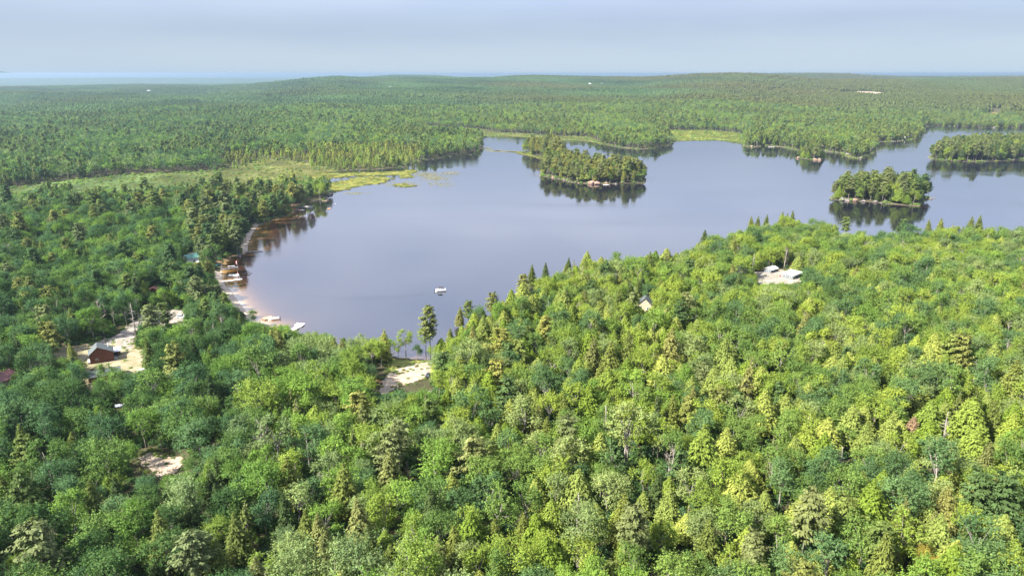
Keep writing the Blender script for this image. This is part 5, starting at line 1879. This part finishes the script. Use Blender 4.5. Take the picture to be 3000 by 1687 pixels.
dock('long thin grey dock off the sandy point with a white end', (722, 737), (769, 735), 1.2, M_DECKG)
dock('white dock with the flagpole, northernmost of the beach docks', (646, 788.5), (697, 782), 1.5, M_DECKW)
dock('short grey dock leading to the moored pontoon boat', (641, 811), (667, 807.5), 1.2, M_DECKG)
dock('white dock with a dark dinghy at its end, southernmost off the beach', (650, 825), (707, 817), 1.6, M_DECKW, head=(6, -1.2, 0.8))
dock('short brown dock by the white motorboat', (772, 936), (800, 929), 1.4, M_DECKB, head=(5, -0.2, 3.2))
t_ = thing('dock', 'angled white dock with a square end platform near the leafy shore', 'dock', (*[float(q) for q in at_plane(862, 963, 0.5)], 0.0), 0.0, 'docks along the shore')
o0 = at_plane(862, 963, 0.5)
ax = [at_plane(*q, 0.5) - o0 for q in ((853.5, 963), (871, 952), (878.5, 957.5), (857.5, 970))]
for k in range(3):
    f0, f1 = k / 3 + 0.006, (k + 1) / 3 - 0.006
    e0, e1 = ax[0] * (1 - f0) + ax[1] * f0, ax[0] * (1 - f1) + ax[1] * f1
    g0, g1 = ax[3] * (1 - f0) + ax[2] * f0, ax[3] * (1 - f1) + ax[2] * f1
    MB().prism([tuple(q) for q in (g0, g1, e1, e0)], 0.32, 0.5).build('deck_section', M_WHITE, t_)
ax2 = [at_plane(*q, 0.5) - o0 for q in ((862, 952.5), (870.5, 945.5), (893, 948), (883, 956.5))]
MB().prism([tuple(q) for q in (ax2[3], ax2[2], ax2[1], ax2[0])], 0.33, 0.52).build('platform', M_WHITE, t_)
for q in (ax[0], ax[3], ax2[1], ax2[2], ax2[3]):
    MB().tube([(*q, -1.5), (*q, 0.9)], [0.06, 0.06], 5).build('post', M_ALU, t_)
dock('white dock off the north point above the red canoe rack', (887, 605), (917, 605), 2.0, M_DECKW)
dock('slim white gangway running beside the north point dock', (899, 609), (915, 608.5), 0.8, M_DECKW)
dock('tan wooden dock at the far tip of the north point', (944, 589.5), (957, 589), 2.2, M_DECKB)
dock('white dock on the far shore across the lake', (2252, 431), (2268, 431), 3.0, M_DECKW, z=0.6)
dock('small white landing on the rocks of the largest island', (1768, 541.5), (1784, 541), 2.5, M_DECKW, z=0.6)


def hull(mb, L, Wd, h, draft=0.2, sheer=0.25, n=9, flare=0.75):
    """boat hull: bow towards +x"""
    rings = []
    for i in range(n):
        t = i / (n - 1)
        x = -L / 2 + L * t
        w = Wd / 2 * (1 - max(0, (t - 0.45) / 0.55) ** 2.2) * (0.92 + 0.08 * min(1, t * 4))
        w = max(w, 0.03)
        top = h + sheer * t * t
        rings.append([(x, -w, top), (x - 0.0, -w * flare, 0.02), (x, 0, -draft * (1 - t ** 3)), (x, w * flare, 0.02), (x, w, top)])
    mb.loft(rings, close=True)
    return mb


def motor(parent, x, z=0.3, m_=None):
    mb = MB()
    mb.box(x - 0.55, x - 0.05, -0.22, 0.22, z + 0.15, z + 0.75)
    mb.box(x - 0.42, x - 0.18, -0.09, 0.09, -0.6, z + 0.15)
    return mb.build('outboard_motor', m_ or M_DARK, parent)


def pontoon_boat(px, py, yaw, L, label, canopy, group=None):
    x, y = at_plane(px, py, 0.5)
    rt = thing('pontoon_boat', label, 'boat', (float(x), float(y), 0.02), R(yaw), group)
    Wd = 2.5
    for s in (-1, 1):
        MB().tube([(-L / 2, s * 0.85, 0.05), (L / 2 - 0.8, s * 0.85, 0.05), (L / 2 - 0.1, s * 0.85, 0.28)], [0.33, 0.33, 0.05], 8).build('pontoon', M_ALU, rt, True)
    MB().box(-L / 2 + 0.1, L / 2 - 0.1, -Wd / 2, Wd / 2, 0.42, 0.52).build('deck', M_SEAT, rt)
    for s in (-1, 1):
        MB().box(-L / 2 + 0.6, L / 2 - 0.3, s * (Wd / 2 - 0.04) - 0.03, s * (Wd / 2 - 0.04) + 0.03, 0.53, 1.15).build('side_panel', M_HULL, rt)
    MB().box(L / 2 - 0.33, L / 2 - 0.27, -Wd / 2 + 0.1, -0.4, 0.53, 1.15).build('front_panel', M_HULL, rt)
    MB().box(L / 2 - 0.33, L / 2 - 0.27, 0.4, Wd / 2 - 0.1, 0.53, 1.15).build('front_panel', M_HULL, rt)
    for s in (-1, 1):
        m_ = MB()
        m_.box(L / 2 - 2.3, L / 2 - 0.5, s * 0.85 - 0.3, s * 0.85 + 0.3, 0.53, 0.95)
        m_.box(L / 2 - 2.3, L / 2 - 0.5, s * 1.1 - 0.07, s * 1.1 + 0.07, 0.95, 1.25)
        m_.build('bench', M_HULL, rt)
    MB().box(-L / 2 + 0.7, -L / 2 + 2.0, -1.1, 1.1, 0.53, 1.05).build('rear_lounge', M_SEAT, rt)
    MB().box(0.0, 0.6, -1.05, -0.35, 0.53, 1.35).build('console', M_HULL, rt)
    m_ = MB()
    m_.box(-0.95, -0.45, -0.95, -0.45, 0.53, 1.0)
    m_.box(-1.0, -0.9, -0.95, -0.45, 1.0, 1.5)
    m_.build('captain_seat', M_SEAT, rt)
    if canopy:
        m_ = MB()
        n = 7
        v = []
        for i in range(n):
            u = -1 + 2 * i / (n - 1)
            for t_z in (0, 0.05):
                v += [(-1.5, u * 1.2, 2.45 - 0.18 * u * u + t_z), (1.2, u * 1.2, 2.52 - 0.18 * u * u + t_z)]
        f = []
        for i in range(n - 1):
            a_, b_ = i * 4, (i + 1) * 4
            f += [(a_, b_, b_ + 1, a_ + 1), (a_ + 2, a_ + 3, b_ + 3, b_ + 2)]
        m_.add(v, f)
        m_.build('canopy', M_CANVAS, rt)
        for s in (-1, 1):
            MB().tube([(-0.2, s * 1.2, 0.5), (-1.5, s * 1.2, 2.28)], [0.03, 0.03], 4).build('canopy_pole', M_ALU, rt)
            MB().tube([(-0.2, s * 1.2, 0.5), (1.1, s * 1.2, 2.34)], [0.03, 0.03], 4).build('canopy_pole', M_ALU, rt)
    else:
        MB().tube([(-0.3, 0, 0.5), (0.3, 0, 2.2)], [0.06, 0.03], 5).build('mast', M_ALU, rt)
    motor(rt, -L / 2 + 0.1)
    return rt


pb = pontoon_boat(1291, 850, 16, 6.4, 'white pontoon boat with dark canopy under way on open water', True)


def on_boat(rt, dx, dy, dz):
    a = rt.rotation_euler[2]
    return (rt.location[0] + dx * math.cos(a) - dy * math.sin(a), rt.location[1] + dx * math.sin(a) + dy * math.cos(a), rt.location[2] + dz)


M_SHIRT = pal('plum_shirt', (0.22, 0.08, 0.12), 0.8)
bpy.context.view_layer.objects.active = None


def seated(rt, dx, dy, dz, shirt, label, rot=0.0):
    import bmesh
    bm = bmesh.new()
    L_ = bm.verts.layers.skin.verify()
    J = [(0, 0, 0.02, .15), (0, 0, 0.24, .13), (0, 0, 0.48, .15), (0, 0, 0.60, .06), (0.02, 0, 0.74, .11),
         (0.0, 0.10, 0.0, .10), (0.40, 0.12, 0.02, .08), (0.43, 0.12, -0.40, .05), (0.56, 0.13, -0.43, .045),
         (0.0, -0.10, 0.0, .10), (0.40, -0.12, 0.02, .08), (0.43, -0.12, -0.40, .05), (0.56, -0.13, -0.43, .045),
         (0, 0.20, 0.46, .065), (0.08, 0.27, 0.20, .045), (0.32, 0.20, 0.16, .035), (0, -0.20, 0.46, .065), (0.08, -0.27, 0.20, .045), (0.32, -0.20, 0.16, .035)]
    E = [(0, 1), (1, 2), (2, 3), (3, 4), (0, 5), (5, 6), (6, 7), (7, 8), (0, 9), (9, 10), (10, 11), (11, 12), (2, 13), (13, 14), (14, 15), (2, 16), (16, 17), (17, 18)]
    vs = []
    for i, (a, b, c, r_) in enumerate(J):
        v = bm.verts.new((a, b, c))
        v[L_].radius = (r_, r_)
        v[L_].use_root = i == 0
        vs.append(v)
    for a, b in E:
        bm.edges.new((vs[a], vs[b]))
    me = bpy.data.meshes.new('person')
    bm.to_mesh(me)
    bm.free()
    me.materials.append(shirt)
    o = bpy.data.objects.new('person', me)
    COL.objects.link(o)
    o.modifiers.new('skin', 'SKIN')
    sb = o.modifiers.new('sub', 'SUBSURF')
    sb.levels = 1
    sb.render_levels = 1
    o.location = on_boat(rt, dx, dy, dz)
    o.rotation_euler = (0, 0, rt.rotation_euler[2] + rot)
    tag(o, label, 'person')
    hb = MB()
    hb.tube([(0.0, 0, 0.74), (0.0, 0, 0.84), (0, 0, 0.89)], [0.125, 0.115, 0.03], 8)
    hb.build('hair', M_DARK, o, True)


seated(pb, -0.70, -0.70, 1.12, M_SHIRT, 'person in dark clothes seated at the helm of the moving pontoon boat')
seated(pb, 1.6, 0.80, 1.07, M_DARK, 'person in dark clothes seated at the bow of the moving pontoon boat', -1.2)

pontoon_boat(684, 808, 4, 7.0, 'white pontoon boat moored between the two beach docks', False)


def motorboat(px, py, yaw, L, label):
    x, y = at_plane(px, py, 0.4)
    rt = thing('motorboat', label, 'boat', (float(x), float(y), 0.0), R(yaw))
    hull(MB(), L, 2.1, 0.62).build('hull', M_HULL, rt)
    MB().box(-L / 2 + 0.25, L * 0.1, -0.8, 0.8, 0.63, 0.66).build('cockpit_floor', M_SEAT, rt)
    MB().prism([(L * 0.1, -0.85), (L * 0.32, -0.6), (L * 0.40, 0), (L * 0.32, 0.6), (L * 0.1, 0.85)], 0.66, 0.84).build('foredeck', M_HULL, rt)
    m_ = MB()
    m_.add([(L * 0.08, -0.8, 0.8), (L * 0.18, 0, 0.84), (L * 0.08, 0.8, 0.8), (L * 0.03, -0.75, 1.2), (L * 0.12, 0, 1.25), (L * 0.03, 0.75, 1.2)], [(0, 1, 4, 3), (1, 2, 5, 4)])
    m_.build('windscreen', M_GLASS, rt)
    for s in (-1, 1):
        MB().box(-0.5, 0.05, s * 0.45 - 0.25, s * 0.45 + 0.25, 0.66, 1.05).build('seat', M_SEAT, rt)
    MB().box(-L / 2 + 0.35, -L / 2 + 0.85, -0.75, 0.75, 0.66, 0.98).build('rear_seat', M_HULL, rt)
    motor(rt, -L / 2 + 0.05, 0.35)
    return rt


motorboat(802, 933, 196, 5.6, 'white motorboat with windscreen moored beside the short brown dock')


def small_boat(px, py, yaw, L, Wd, label, m1, m2, name='rowing_boat', cat='boat', z=0.0, benches=2):
    x, y = at_plane(px, py, z + 0.2)
    rt = thing(name, label, cat, (float(x), float(y), z), R(yaw))
    hull(MB(), L, Wd, 0.38, 0.12, 0.18).build('hull', m1, rt)
    MB().prism([(-L * .42, -Wd * .36), (L * .22, -Wd * .36), (L * .40, 0), (L * .22, Wd * .36), (-L * .42, Wd * .36)], 0.385, 0.43).build('inside', m2, rt)
    for k in range(benches):
        MB().box(-L * .25 + k * L * .3, -L * .25 + k * L * .3 + 0.25, -Wd * .38, Wd * .38, 0.44, 0.5).build('seat', m1, rt)
    return rt


small_boat(678, 780, 8, 4.6, 1.2, 'slim white rowing boat lying along the flagpole dock', M_HULL, M_SEAT)
mt_ = small_boat(711, 814, 10, 3.0, 1.5, 'dark inflatable dinghy at the tip of the southern beach dock', M_CARDARK, M_DARK, 'dinghy')
motor(mt_, -1.4, 0.2, M_ALU)
small_boat(883, 615.5, 5, 5.4, 1.9, 'white and red boat moored below the north point dock', M_HULL, M_RED)
small_boat(861, 612, 70, 4.0, 1.2, 'dark red canoe drawn up on the rocks of the north point', M_RED, M_REDROOF, 'canoe', z=0.5)
small_boat(637, 776, 60, 3.6, 1.1, 'teal canoe lying on the sand by the flagpole dock', M_TEAL, M_TEAL, 'canoe', z=1.0)
x_, y_, z_ = place(415, 1083)
small_boat(415, 1083, 10, 3.4, 1.5, 'white rowing boat left on the dry yard below the barn house', M_HULL, M_GREY, z=z_)
x_, y_ = at_plane(964, 611, 0.4)
rf_ = thing('swim_raft', 'orange swimming raft floating off the north point', 'raft', (float(x_), float(y_), 0.0), R(4))
for k in range(4):
    MB().box(-1.5 + k * 0.75 + 0.02, -1.5 + (k + 1) * 0.75 - 0.02, -1.25, 1.25, 0.3, 0.45).build('plank', M_RAFT, rf_)
for s in (-1, 1):
    MB().tube([(-1.5, s * 0.9, 0.08), (1.5, s * 0.9, 0.08)], [0.24, 0.24], 8).build('float', M_DARK, rf_)
x_, y_ = at_plane(983, 597, 0.2)
m_ = MB()
m_.tube([(0, 0, -0.2), (0, 0, 0.15), (0, 0, 0.4), (0, 0, 0.5)], [0.15, 0.3, 0.22, 0.04], 8)
b_ = m_.build('buoy', M_HULL)
b_.location = (float(x_), float(y_), 0)
tag(b_, 'small white mooring buoy beyond the orange raft', 'buoy')
# flag on its pole
x_, y_ = at_plane(695.5, 782.5, 0.5)
fl = thing('flagpole', 'white flagpole with a red and white flag hanging at the dock end', 'flagpole', (float(x_), float(y_), 0.0), 0)
MB().tube([(0, 0, -1), (0, 0, 4.9)], [0.05, 0.035], 6).build('pole', M_WHITE, fl)
for k, (mt_, a_, b_) in enumerate(((M_RED, 0.0, 0.22), (M_WHITE, 0.22, 0.44), (M_RED, 0.44, 0.66))):
    m_ = MB()
    zs = np.linspace(4.7, 2.6, 6)
    v = []
    for i, zz in enumerate(zs):
        wv = 0.08 * math.sin(i * 1.4)
        v += [(-0.04 - a_, wv + a_ * 0.3, zz), (-0.04 - b_, wv + b_ * 0.3, zz - 0.1)]
    m_.add(v + [(a, b + 0.02, c) for a, b, c in v], [(2 * i, 2 * i + 1, 2 * i + 3, 2 * i + 2) for i in range(5)] + [(12 + 2 * i, 14 + 2 * i, 15 + 2 * i, 13 + 2 * i) for i in range(5)])
    m_.build('flag', mt_, fl)


# ------------------------------------------------------------------ vehicles and odds and ends on land
def car(px, py, yaw, label, paint, L=4.6, W=1.85, H=1.55):
    x, y, z = place(px, py)
    rt = thing('parked_car', label, 'car', (x, y, z + 0.12), R(yaw), 'parked cars')
    prof = [(-L / 2, 0.35), (-L / 2 + 0.05, 0.85), (-L / 2 + 0.6, 0.95), (L / 2 - 1.3, 0.95), (L / 2 - 0.15, 0.78), (L / 2, 0.4)]
    rings = [[(a, s, 0.3) for s in (0,)] for a, _ in prof]
    m_ = MB()
    v, n = [], len(prof)
    for s in (-W / 2, W / 2):
        v += [(a, s, b) for a, b in prof] + [(L / 2, s, 0.25), (-L / 2, s, 0.25)]
    k = n + 2
    m_.add(v, [tuple(range(k)), tuple(range(2 * k - 1, k - 1, -1))] + [(i, i + k, (i + 1) % k + k, (i + 1) % k) for i in range(k)])
    m_.build('body', paint, rt)
    c = [(-L / 2 + 0.35, 0.95), (-L / 2 + 0.75, H), (L / 2 - 2.2, H), (L / 2 - 1.45, 0.95)]
    v = [(a, s * (W / 2 - 0.08 - (0.12 if b > 1.2 else 0)), b) for s in (-1, 1) for a, b in c]
    m_ = MB()
    m_.add(v, [(0, 1, 2, 3), (7, 6, 5, 4)] + [(i, i + 4, (i + 1) % 4 + 4, (i + 1) % 4) for i in range(4)])
    m_.build('windows', M_GLASS, rt)
    MB().box(-L / 2 + 0.75, L / 2 - 2.2, -W / 2 + 0.2, W / 2 - 0.2, H, H + 0.04).build('roof', paint, rt)
    for a in (-L / 2 + 0.85, L / 2 - 0.85):
        for s in (-1, 1):
            w_ = MB().tube([(a, s * (W / 2 - 0.2), 0.3), (a, s * (W / 2 + 0.01), 0.3)], [0.33, 0.33], 10).build('wheel', M_DARK, rt)
    return rt


car(1257, 1103, 75, 'dark car parked at the bushy edge of the sand clearing', M_CARDARK)
car(425, 934, 20, 'silver blue car parked on the gravel drive', M_CARBLUE)
car(532, 931, 10, 'white car parked at the far end of the gravel drive', M_HULL)
car(79, 641, 15, 'white van-like car parked by the wet meadow, far left', M_HULL, 5.2, 2.0, 2.2)
x_, y_, z_ = place(1109, 1128)
tr = thing('tractor', 'small rust orange tractor under the trees left of the sand clearing', 'tractor', (x_, y_, z_), R(60))
MB().box(-0.2, 1.5, -0.4, 0.4, 0.7, 1.35).build('bonnet', M_RUST, tr)
MB().box(-1.1, -0.2, -0.6, 0.6, 0.6, 0.95).build('chassis', M_RUST, tr)
MB().box(-0.95, -0.45, -0.3, 0.3, 0.95, 1.45).build('seat', M_DARK, tr)
for sx, rr_, xx in ((0, 0.7, -0.7), (0, 0.42, 1.1)):
    for s in (-1, 1):
        w_ = MB().tube([(xx, s * 0.65, rr_), (xx, s * 0.95, rr_)], [rr_, rr_], 12).build('wheel', M_DARK, tr)
        MB().tube([(xx, s * 0.95, rr_), (xx, s * 0.97, rr_)], [rr_ * 0.5, rr_ * 0.5], 8).build('rim', M_RUST, w_)
for s in (-1, 1):
    MB().tube([(-0.9, s * 0.5, 0.9), (-0.9, s * 0.5, 2.3)], [0.05, 0.05], 5).build('roll_bar', M_RUST, tr)
MB().box(-1.5, -0.1, -0.65, 0.65, 2.3, 2.38).build('sunshade', M_RUST, tr)
x_, y_, z_ = place(352, 1192)
cv = thing('covered_boat', 'boat under a pale blue white tarp among trees below the garage', 'boat', (x_, y_, z_ + 0.3), R(12))
cv.scale = (0.68, 0.68, 0.68)
m_ = MB()
rings = []
for i in range(8):
    t = i / 7
    w = 1.1 * (1 - max(0, (t - 0.5) / 0.5) ** 2) + 0.05
    hh = 1.0 + 0.5 * math.sin(math.pi * min(1, t * 1.2)) + 0.08 * math.sin(i * 2.1)
    rings.append([(-2.3 + 4.6 * t, -w, 0.3), (-2.3 + 4.6 * t, -w * 0.75, hh * 0.75), (-2.3 + 4.6 * t, 0, hh), (-2.3 + 4.6 * t, w * 0.75, hh * 0.75), (-2.3 + 4.6 * t, w, 0.3)])
m_.loft(rings)
m_.build('tarp', M_TARP, cv)
hull(MB(), 4.4, 1.9, 0.28, 0.3, 0.0).build('hull', M_HULL, cv)
MB().box(-2.0, 1.0, -0.7, 0.7, -0.35, -0.15).build('trailer', M_ALU, cv)
x_, y_, z_ = place(434, 1113)
wp = thing('woodpile', 'heap of split yellow firewood at the lower edge of the dry yard', 'woodpile', (x_, y_, z_), 0.3)
for k in range(34):
    a, b, c = random.uniform(-1.5, 1.5), random.uniform(-1.1, 1.1), 0.0
    c = 0.12 + max(0, 0.8 - 0.5 * math.hypot(a, b)) * random.random()
    d = Vector((random.uniform(-1, 1), random.uniform(-1, 1), random.uniform(-0.3, 0.3))).normalized() * 0.35
    MB().tube([Vector((a, b, c)) - d, Vector((a, b, c)) + d], [0.13, 0.12], 6).build('log', M_LOG, wp)
x_, y_, z_ = place(2285, 811)
MB_ = MB().tube([(0, 0, 0), (0, 0, 0.1), (0, 0, 1.0), (0, 0, 1.05)], [0.35, 0.4, 0.4, 0.36], 12)
b_ = MB_.build('barrel', M_RED)
b_.location = (x_, y_, z_)
tag(b_, 'red barrel standing on the gravel left of the larger pale cabin', 'barrel')
x_, y_, z_ = place(1128, 1128)
# a fallen trunk left of the clearing
a0_ = Vector(place(1090, 1126, 0.6)) + Vector((0, 0, 0.6))
a1_ = Vector(place(1045, 1100, 4.0)) + Vector((0, 0, 4.0))
m_ = MB()
m_.tube([a0_, (a0_ + a1_) / 2, a1_], [0.28, 0.22, 0.1], 7)
for k in range(5):
    q = a0_.lerp(a1_, 0.35 + 0.13 * k)
    m_.tube([q, q + Vector((random.uniform(-1, 1), random.uniform(-1, 1), random.uniform(0.5, 1.5)))], [0.07, 0.02], 4)
tag(m_.build('fallen_tree', DEAD_BARK), 'bare fallen trunk leaning into the bushes left of the rust orange tractor', 'fallen tree')


# ------------------------------------------------------------------ rocks
def rock_mesh(seed):
    g = np.random.default_rng(seed)
    import bmesh
    bm = bmesh.new()
    bmesh.ops.create_icosphere(bm, subdivisions=2, radius=1.0)
    ph = g.uniform(0, 6, 6)
    for v in bm.verts:
        n_ = v.co.normalized()
        k = 1 + 0.22 * math.sin(3 * n_.x + ph[0]) + 0.18 * math.sin(4 * n_.y + ph[1]) + 0.15 * math.sin(5 * n_.z + ph[2]) + g.normal() * 0.04
        v.co = Vector((n_.x * k, n_.y * k * 0.8, max(-0.5, n_.z * k * 0.6)))
    me = bpy.data.meshes.new('boulder')
    bm.to_mesh(me)
    bm.free()
    return me


def rock(px, py, size, label, m_, k):
    x, y, z = place(px, py)
    me = rock_mesh(900 + k)
    me.materials.append(m_)
    o = bpy.data.objects.new('boulder', me)
    COL.objects.link(o)
    o.location = (x, y, z + size * 0.15)
    o.scale = (size, size, size)
    o.rotation_euler = (0, 0, k * 1.3)
    tag(o, label, 'boulder', 'boulders on the shores')


ROCKS = [(1732, 538, 4.2, 'broad pink granite slab on the front shore of the largest island, left one', M_PINKROCK), (1750, 538, 4.0, 'broad pink granite slab on the front shore of the largest island, right one', M_PINKROCK),
         (1621, 520, 2.0, 'pale boulder near the left tip of the largest island', M_PINKROCK), (1653, 528, 1.6, 'small pale rock right of the left tip of the largest island', M_ROCK),
         (1805, 540, 1.6, 'small grey rock right of the island landing', M_ROCK), (1775, 537, 2.0, 'pale rock behind the island landing', M_PINKROCK),
         (2467, 586, 3.6, 'large pale boulder on the front left shore of the oval island', M_ROCK), (2480, 588, 2.4, 'rounded pale boulder right of the largest one on the oval island', M_ROCK),
         (2504, 589, 2.6, 'pinkish boulder on the front shore of the oval island', M_PINKROCK), (2530, 591, 1.8, 'small boulder at the middle of the oval island front', M_ROCK),
         (2565, 592, 2.0, 'boulder right of the middle of the oval island front', M_ROCK), (2727, 583, 1.6, 'rock at the right tip of the oval island', M_ROCK), (2738, 581, 1.0, 'last rock off the right tip of the oval island', M_ROCK),
         (2338, 464, 2.6, 'pale boulder at the left end of the tiny far island', M_PINKROCK), (2388, 469, 2.4, 'pale boulder at the front of the tiny far island', M_PINKROCK),
         (2400, 470, 2.8, 'largest pale boulder at the right end of the tiny far island', M_PINKROCK), (2407, 467, 1.8, 'rock beside the largest boulder of the tiny far island', M_ROCK),
         (2483, 453, 3.4, 'big round boulder on the far shore right of the tiny island', M_ROCK), (2520, 465, 2.8, 'flat boulder at the foot of the far wooded point', M_ROCK), (2201, 430, 2.6, 'pale rock on the far shore beside the east marsh', M_PINKROCK),
         (970, 569, 3.0, 'dark rock at the outer tip of the north point', M_ROCK), (962, 574, 2.2, 'smaller dark rock at the tip of the north point', M_ROCK), (700, 750, 1.6, 'grey boulder on the shore below the sandy point', M_ROCK),
         (1262, 1150, 1.3, 'pale boulder in the bushes below the sand clearing', M_ROCK), (1237, 1172, 1.0, 'smaller pale boulder downhill of the sand clearing', M_ROCK), (1697, 950, 1.6, 'pinkish boulder at the foot of the lone bare trunk', M_PINKROCK),
         (870, 606, 2.0, 'grey ledge beside the north point dock', M_ROCK), (2913, 375, 4.0, 'white boulder on the farthest shore', M_ROCK)]
for k, (a, b, c, d, e) in enumerate(ROCKS):
    rock(a, b, c, d, e, k)
# smaller stones all along the waterline
segs = [np.array(LAKE[k]) for k in range(len(LAKE))]
st = []
rings_ = [LAKE] + ISLANDS
for ri, ring in enumerate(rings_):
    for k in range(len(ring)):
        a, b = ring[k], ring[(k + 1) % len(ring)]
        L = np.hypot(*(b - a))
        if L > 400 or (min(a[1], b[1]) < 440):
            continue
        n = int(L / 2.6)
        for q in range(n):
            if rng.random() < (0.20 if ri or a[0] > 250 or (a[0] < -120 and a[1] > 600) else 0.08):
                p = a + (b - a) * rng.random() + rng.normal(size=2) * 0.8
                st.append(p)
st = np.array(st)
stm = marsh_sd(st)
st = st[stm < -6]
gzs = np.maximum(ground(st), 0)
scatter('shore_rocks', np.column_stack([st, gzs]), rng.integers(0, 3, len(st)), rng.uniform(0, 6.28, len(st)), rng.uniform(0.3, 1.0, (len(st), 1)) * np.array([[1.2, 1.2, 1.0]]),
        np.ones((len(st), 3)), [(lambda m: (m.materials.append(M_ROCK if i < 2 else M_PINKROCK), m)[1])(rock_mesh(950 + i)) for i in range(3)], 'small pale stones along the lake and island shores', 'stones')

# lily pads off the creek mouth and in the narrows
LILY = mat('lily_pads', (0.115, 0.10, 0.055), 0.6, 0.3, noise=(0.2, (0.085, 0.10, 0.035), 0.9))
vv, ff = [], []
for (cx, cy, sx, sy, n) in ((1250, 512, 34, 6, 420), (1275, 522, 40, 8, 380), (1180, 540, 45, 8, 260), (1320, 508, 26, 5, 160), (1040, 567, 30, 3, 80), (1455, 443, 22, 2.5, 300), (1500, 445, 24, 2, 300),
                            (1425, 436, 16, 4, 120), (1290, 540, 40, 8, 120), (1120, 525, 30, 3, 60)):
    for _ in range(n):
        p = at_plane(cx + rng.normal() * sx * 0.5, cy + rng.normal() * sy * 0.5)
        r_ = rng.uniform(0.4, 1.3) * (1.5 if cy < 460 else 1)
        a0 = rng.uniform(0, 6)
        o = len(vv)
        vv += [(p[0] + r_ * 1.5 * math.cos(a0 + k * 1.047) * rng.uniform(.7, 1.2), p[1] + r_ * math.sin(a0 + k * 1.047), 0.03 + 0.004 * (o % 5)) for k in range(6)]
        ff.append(tuple(range(o, o + 6)))
m_ = MB()
m_.add(vv, ff)
tag(m_.build('lily_pads', LILY), 'scattered brownish lily pads floating off the creek mouth and in the narrows', 'lily pads', kind='stuff')

# wake of the moving pontoon boat: low smooth ridges of water
m_ = MB()
trail = [(1278, 854), (1240, 861), (1190, 867), (1130, 871), (1070, 873), (1010, 873), (960, 871), (900, 864), (870, 857), (838, 848)]
tp = poly(trail)
for k, (off, amp) in enumerate(((0.0, 0.09), (1.5, 0.07), (-1.6, 0.07), (3.4, 0.06), (-3.6, 0.06), (5.6, 0.05))):
    pts = []
    for i, p in enumerate(tp):
        d = tp[min(i + 1, len(tp) - 1)] - tp[max(i - 1, 0)]
        d = d / np.hypot(*d)
        nn = np.array([-d[1], d[0]])
        spread = min(1.0, 0.15 + i * 0.22)
        if i > 6 and abs(off) > 0.1:
            break
        pts.append((p + nn * off * spread, nn))
    fine = []
    for i in range(len(pts) - 1):
        for t in np.linspace(0, 1, 14, endpoint=False):
            fine.append((pts[i][0] * (1 - t) + pts[i + 1][0] * t, pts[i][1]))
    v = []
    wd = 0.42
    for i, (p, nn) in enumerate(fine):
        e = min(1.0, i / 6, (len(fine) - 1 - i) / 20)
        h_ = amp * e * (0.7 + 0.3 * math.sin(i * 0.9 + k))
        for u, hh in ((-1, -0.02), (-0.4, 0.7), (0.4, 0.7), (1, -0.02)):
            q = p + nn * u * wd
            v.append((q[0], q[1], 0.004 + hh * h_ if hh > 0 else -0.01))
    m_.add(v, [(4 * i + j, 4 * i + j + 1, 4 * i + j + 5, 4 * i + j + 4) for i in range(len(fine) - 1) for j in range(3)])
wk = m_.build('boat_wake', WATER, None, True)
me = wk.data
add_color(me, 'bed', np.zeros((len(me.vertices), 3)))
me.update()
tag(wk, 'long curved wake trailing behind the moving pontoon boat', 'wake', kind='structure')

# ------------------------------------------------------------------ the air
hz = MB().box(-60000, 60000, -3000, 75000, -35, 126).build('haze', [], None)
hm = bpy.data.materials.new('haze')
hm.use_nodes = True
hn, hl = hm.node_tree.nodes, hm.node_tree.links
hn.clear()
ho = hn.new('ShaderNodeOutputMaterial')
pv = hn.new('ShaderNodeVolumePrincipled')
pv.inputs['Color'].default_value = (0.42, 0.54, 0.70, 1)
pv.inputs['Density'].default_value = 9.0e-5
pv.inputs['Anisotropy'].default_value = 0.65
hl.new(pv.outputs['Volume'], ho.inputs['Volume'])
hz.data.materials.append(hm)
tag(hz, 'thin blue summer haze lying over the whole country', 'haze', kind='stuff')
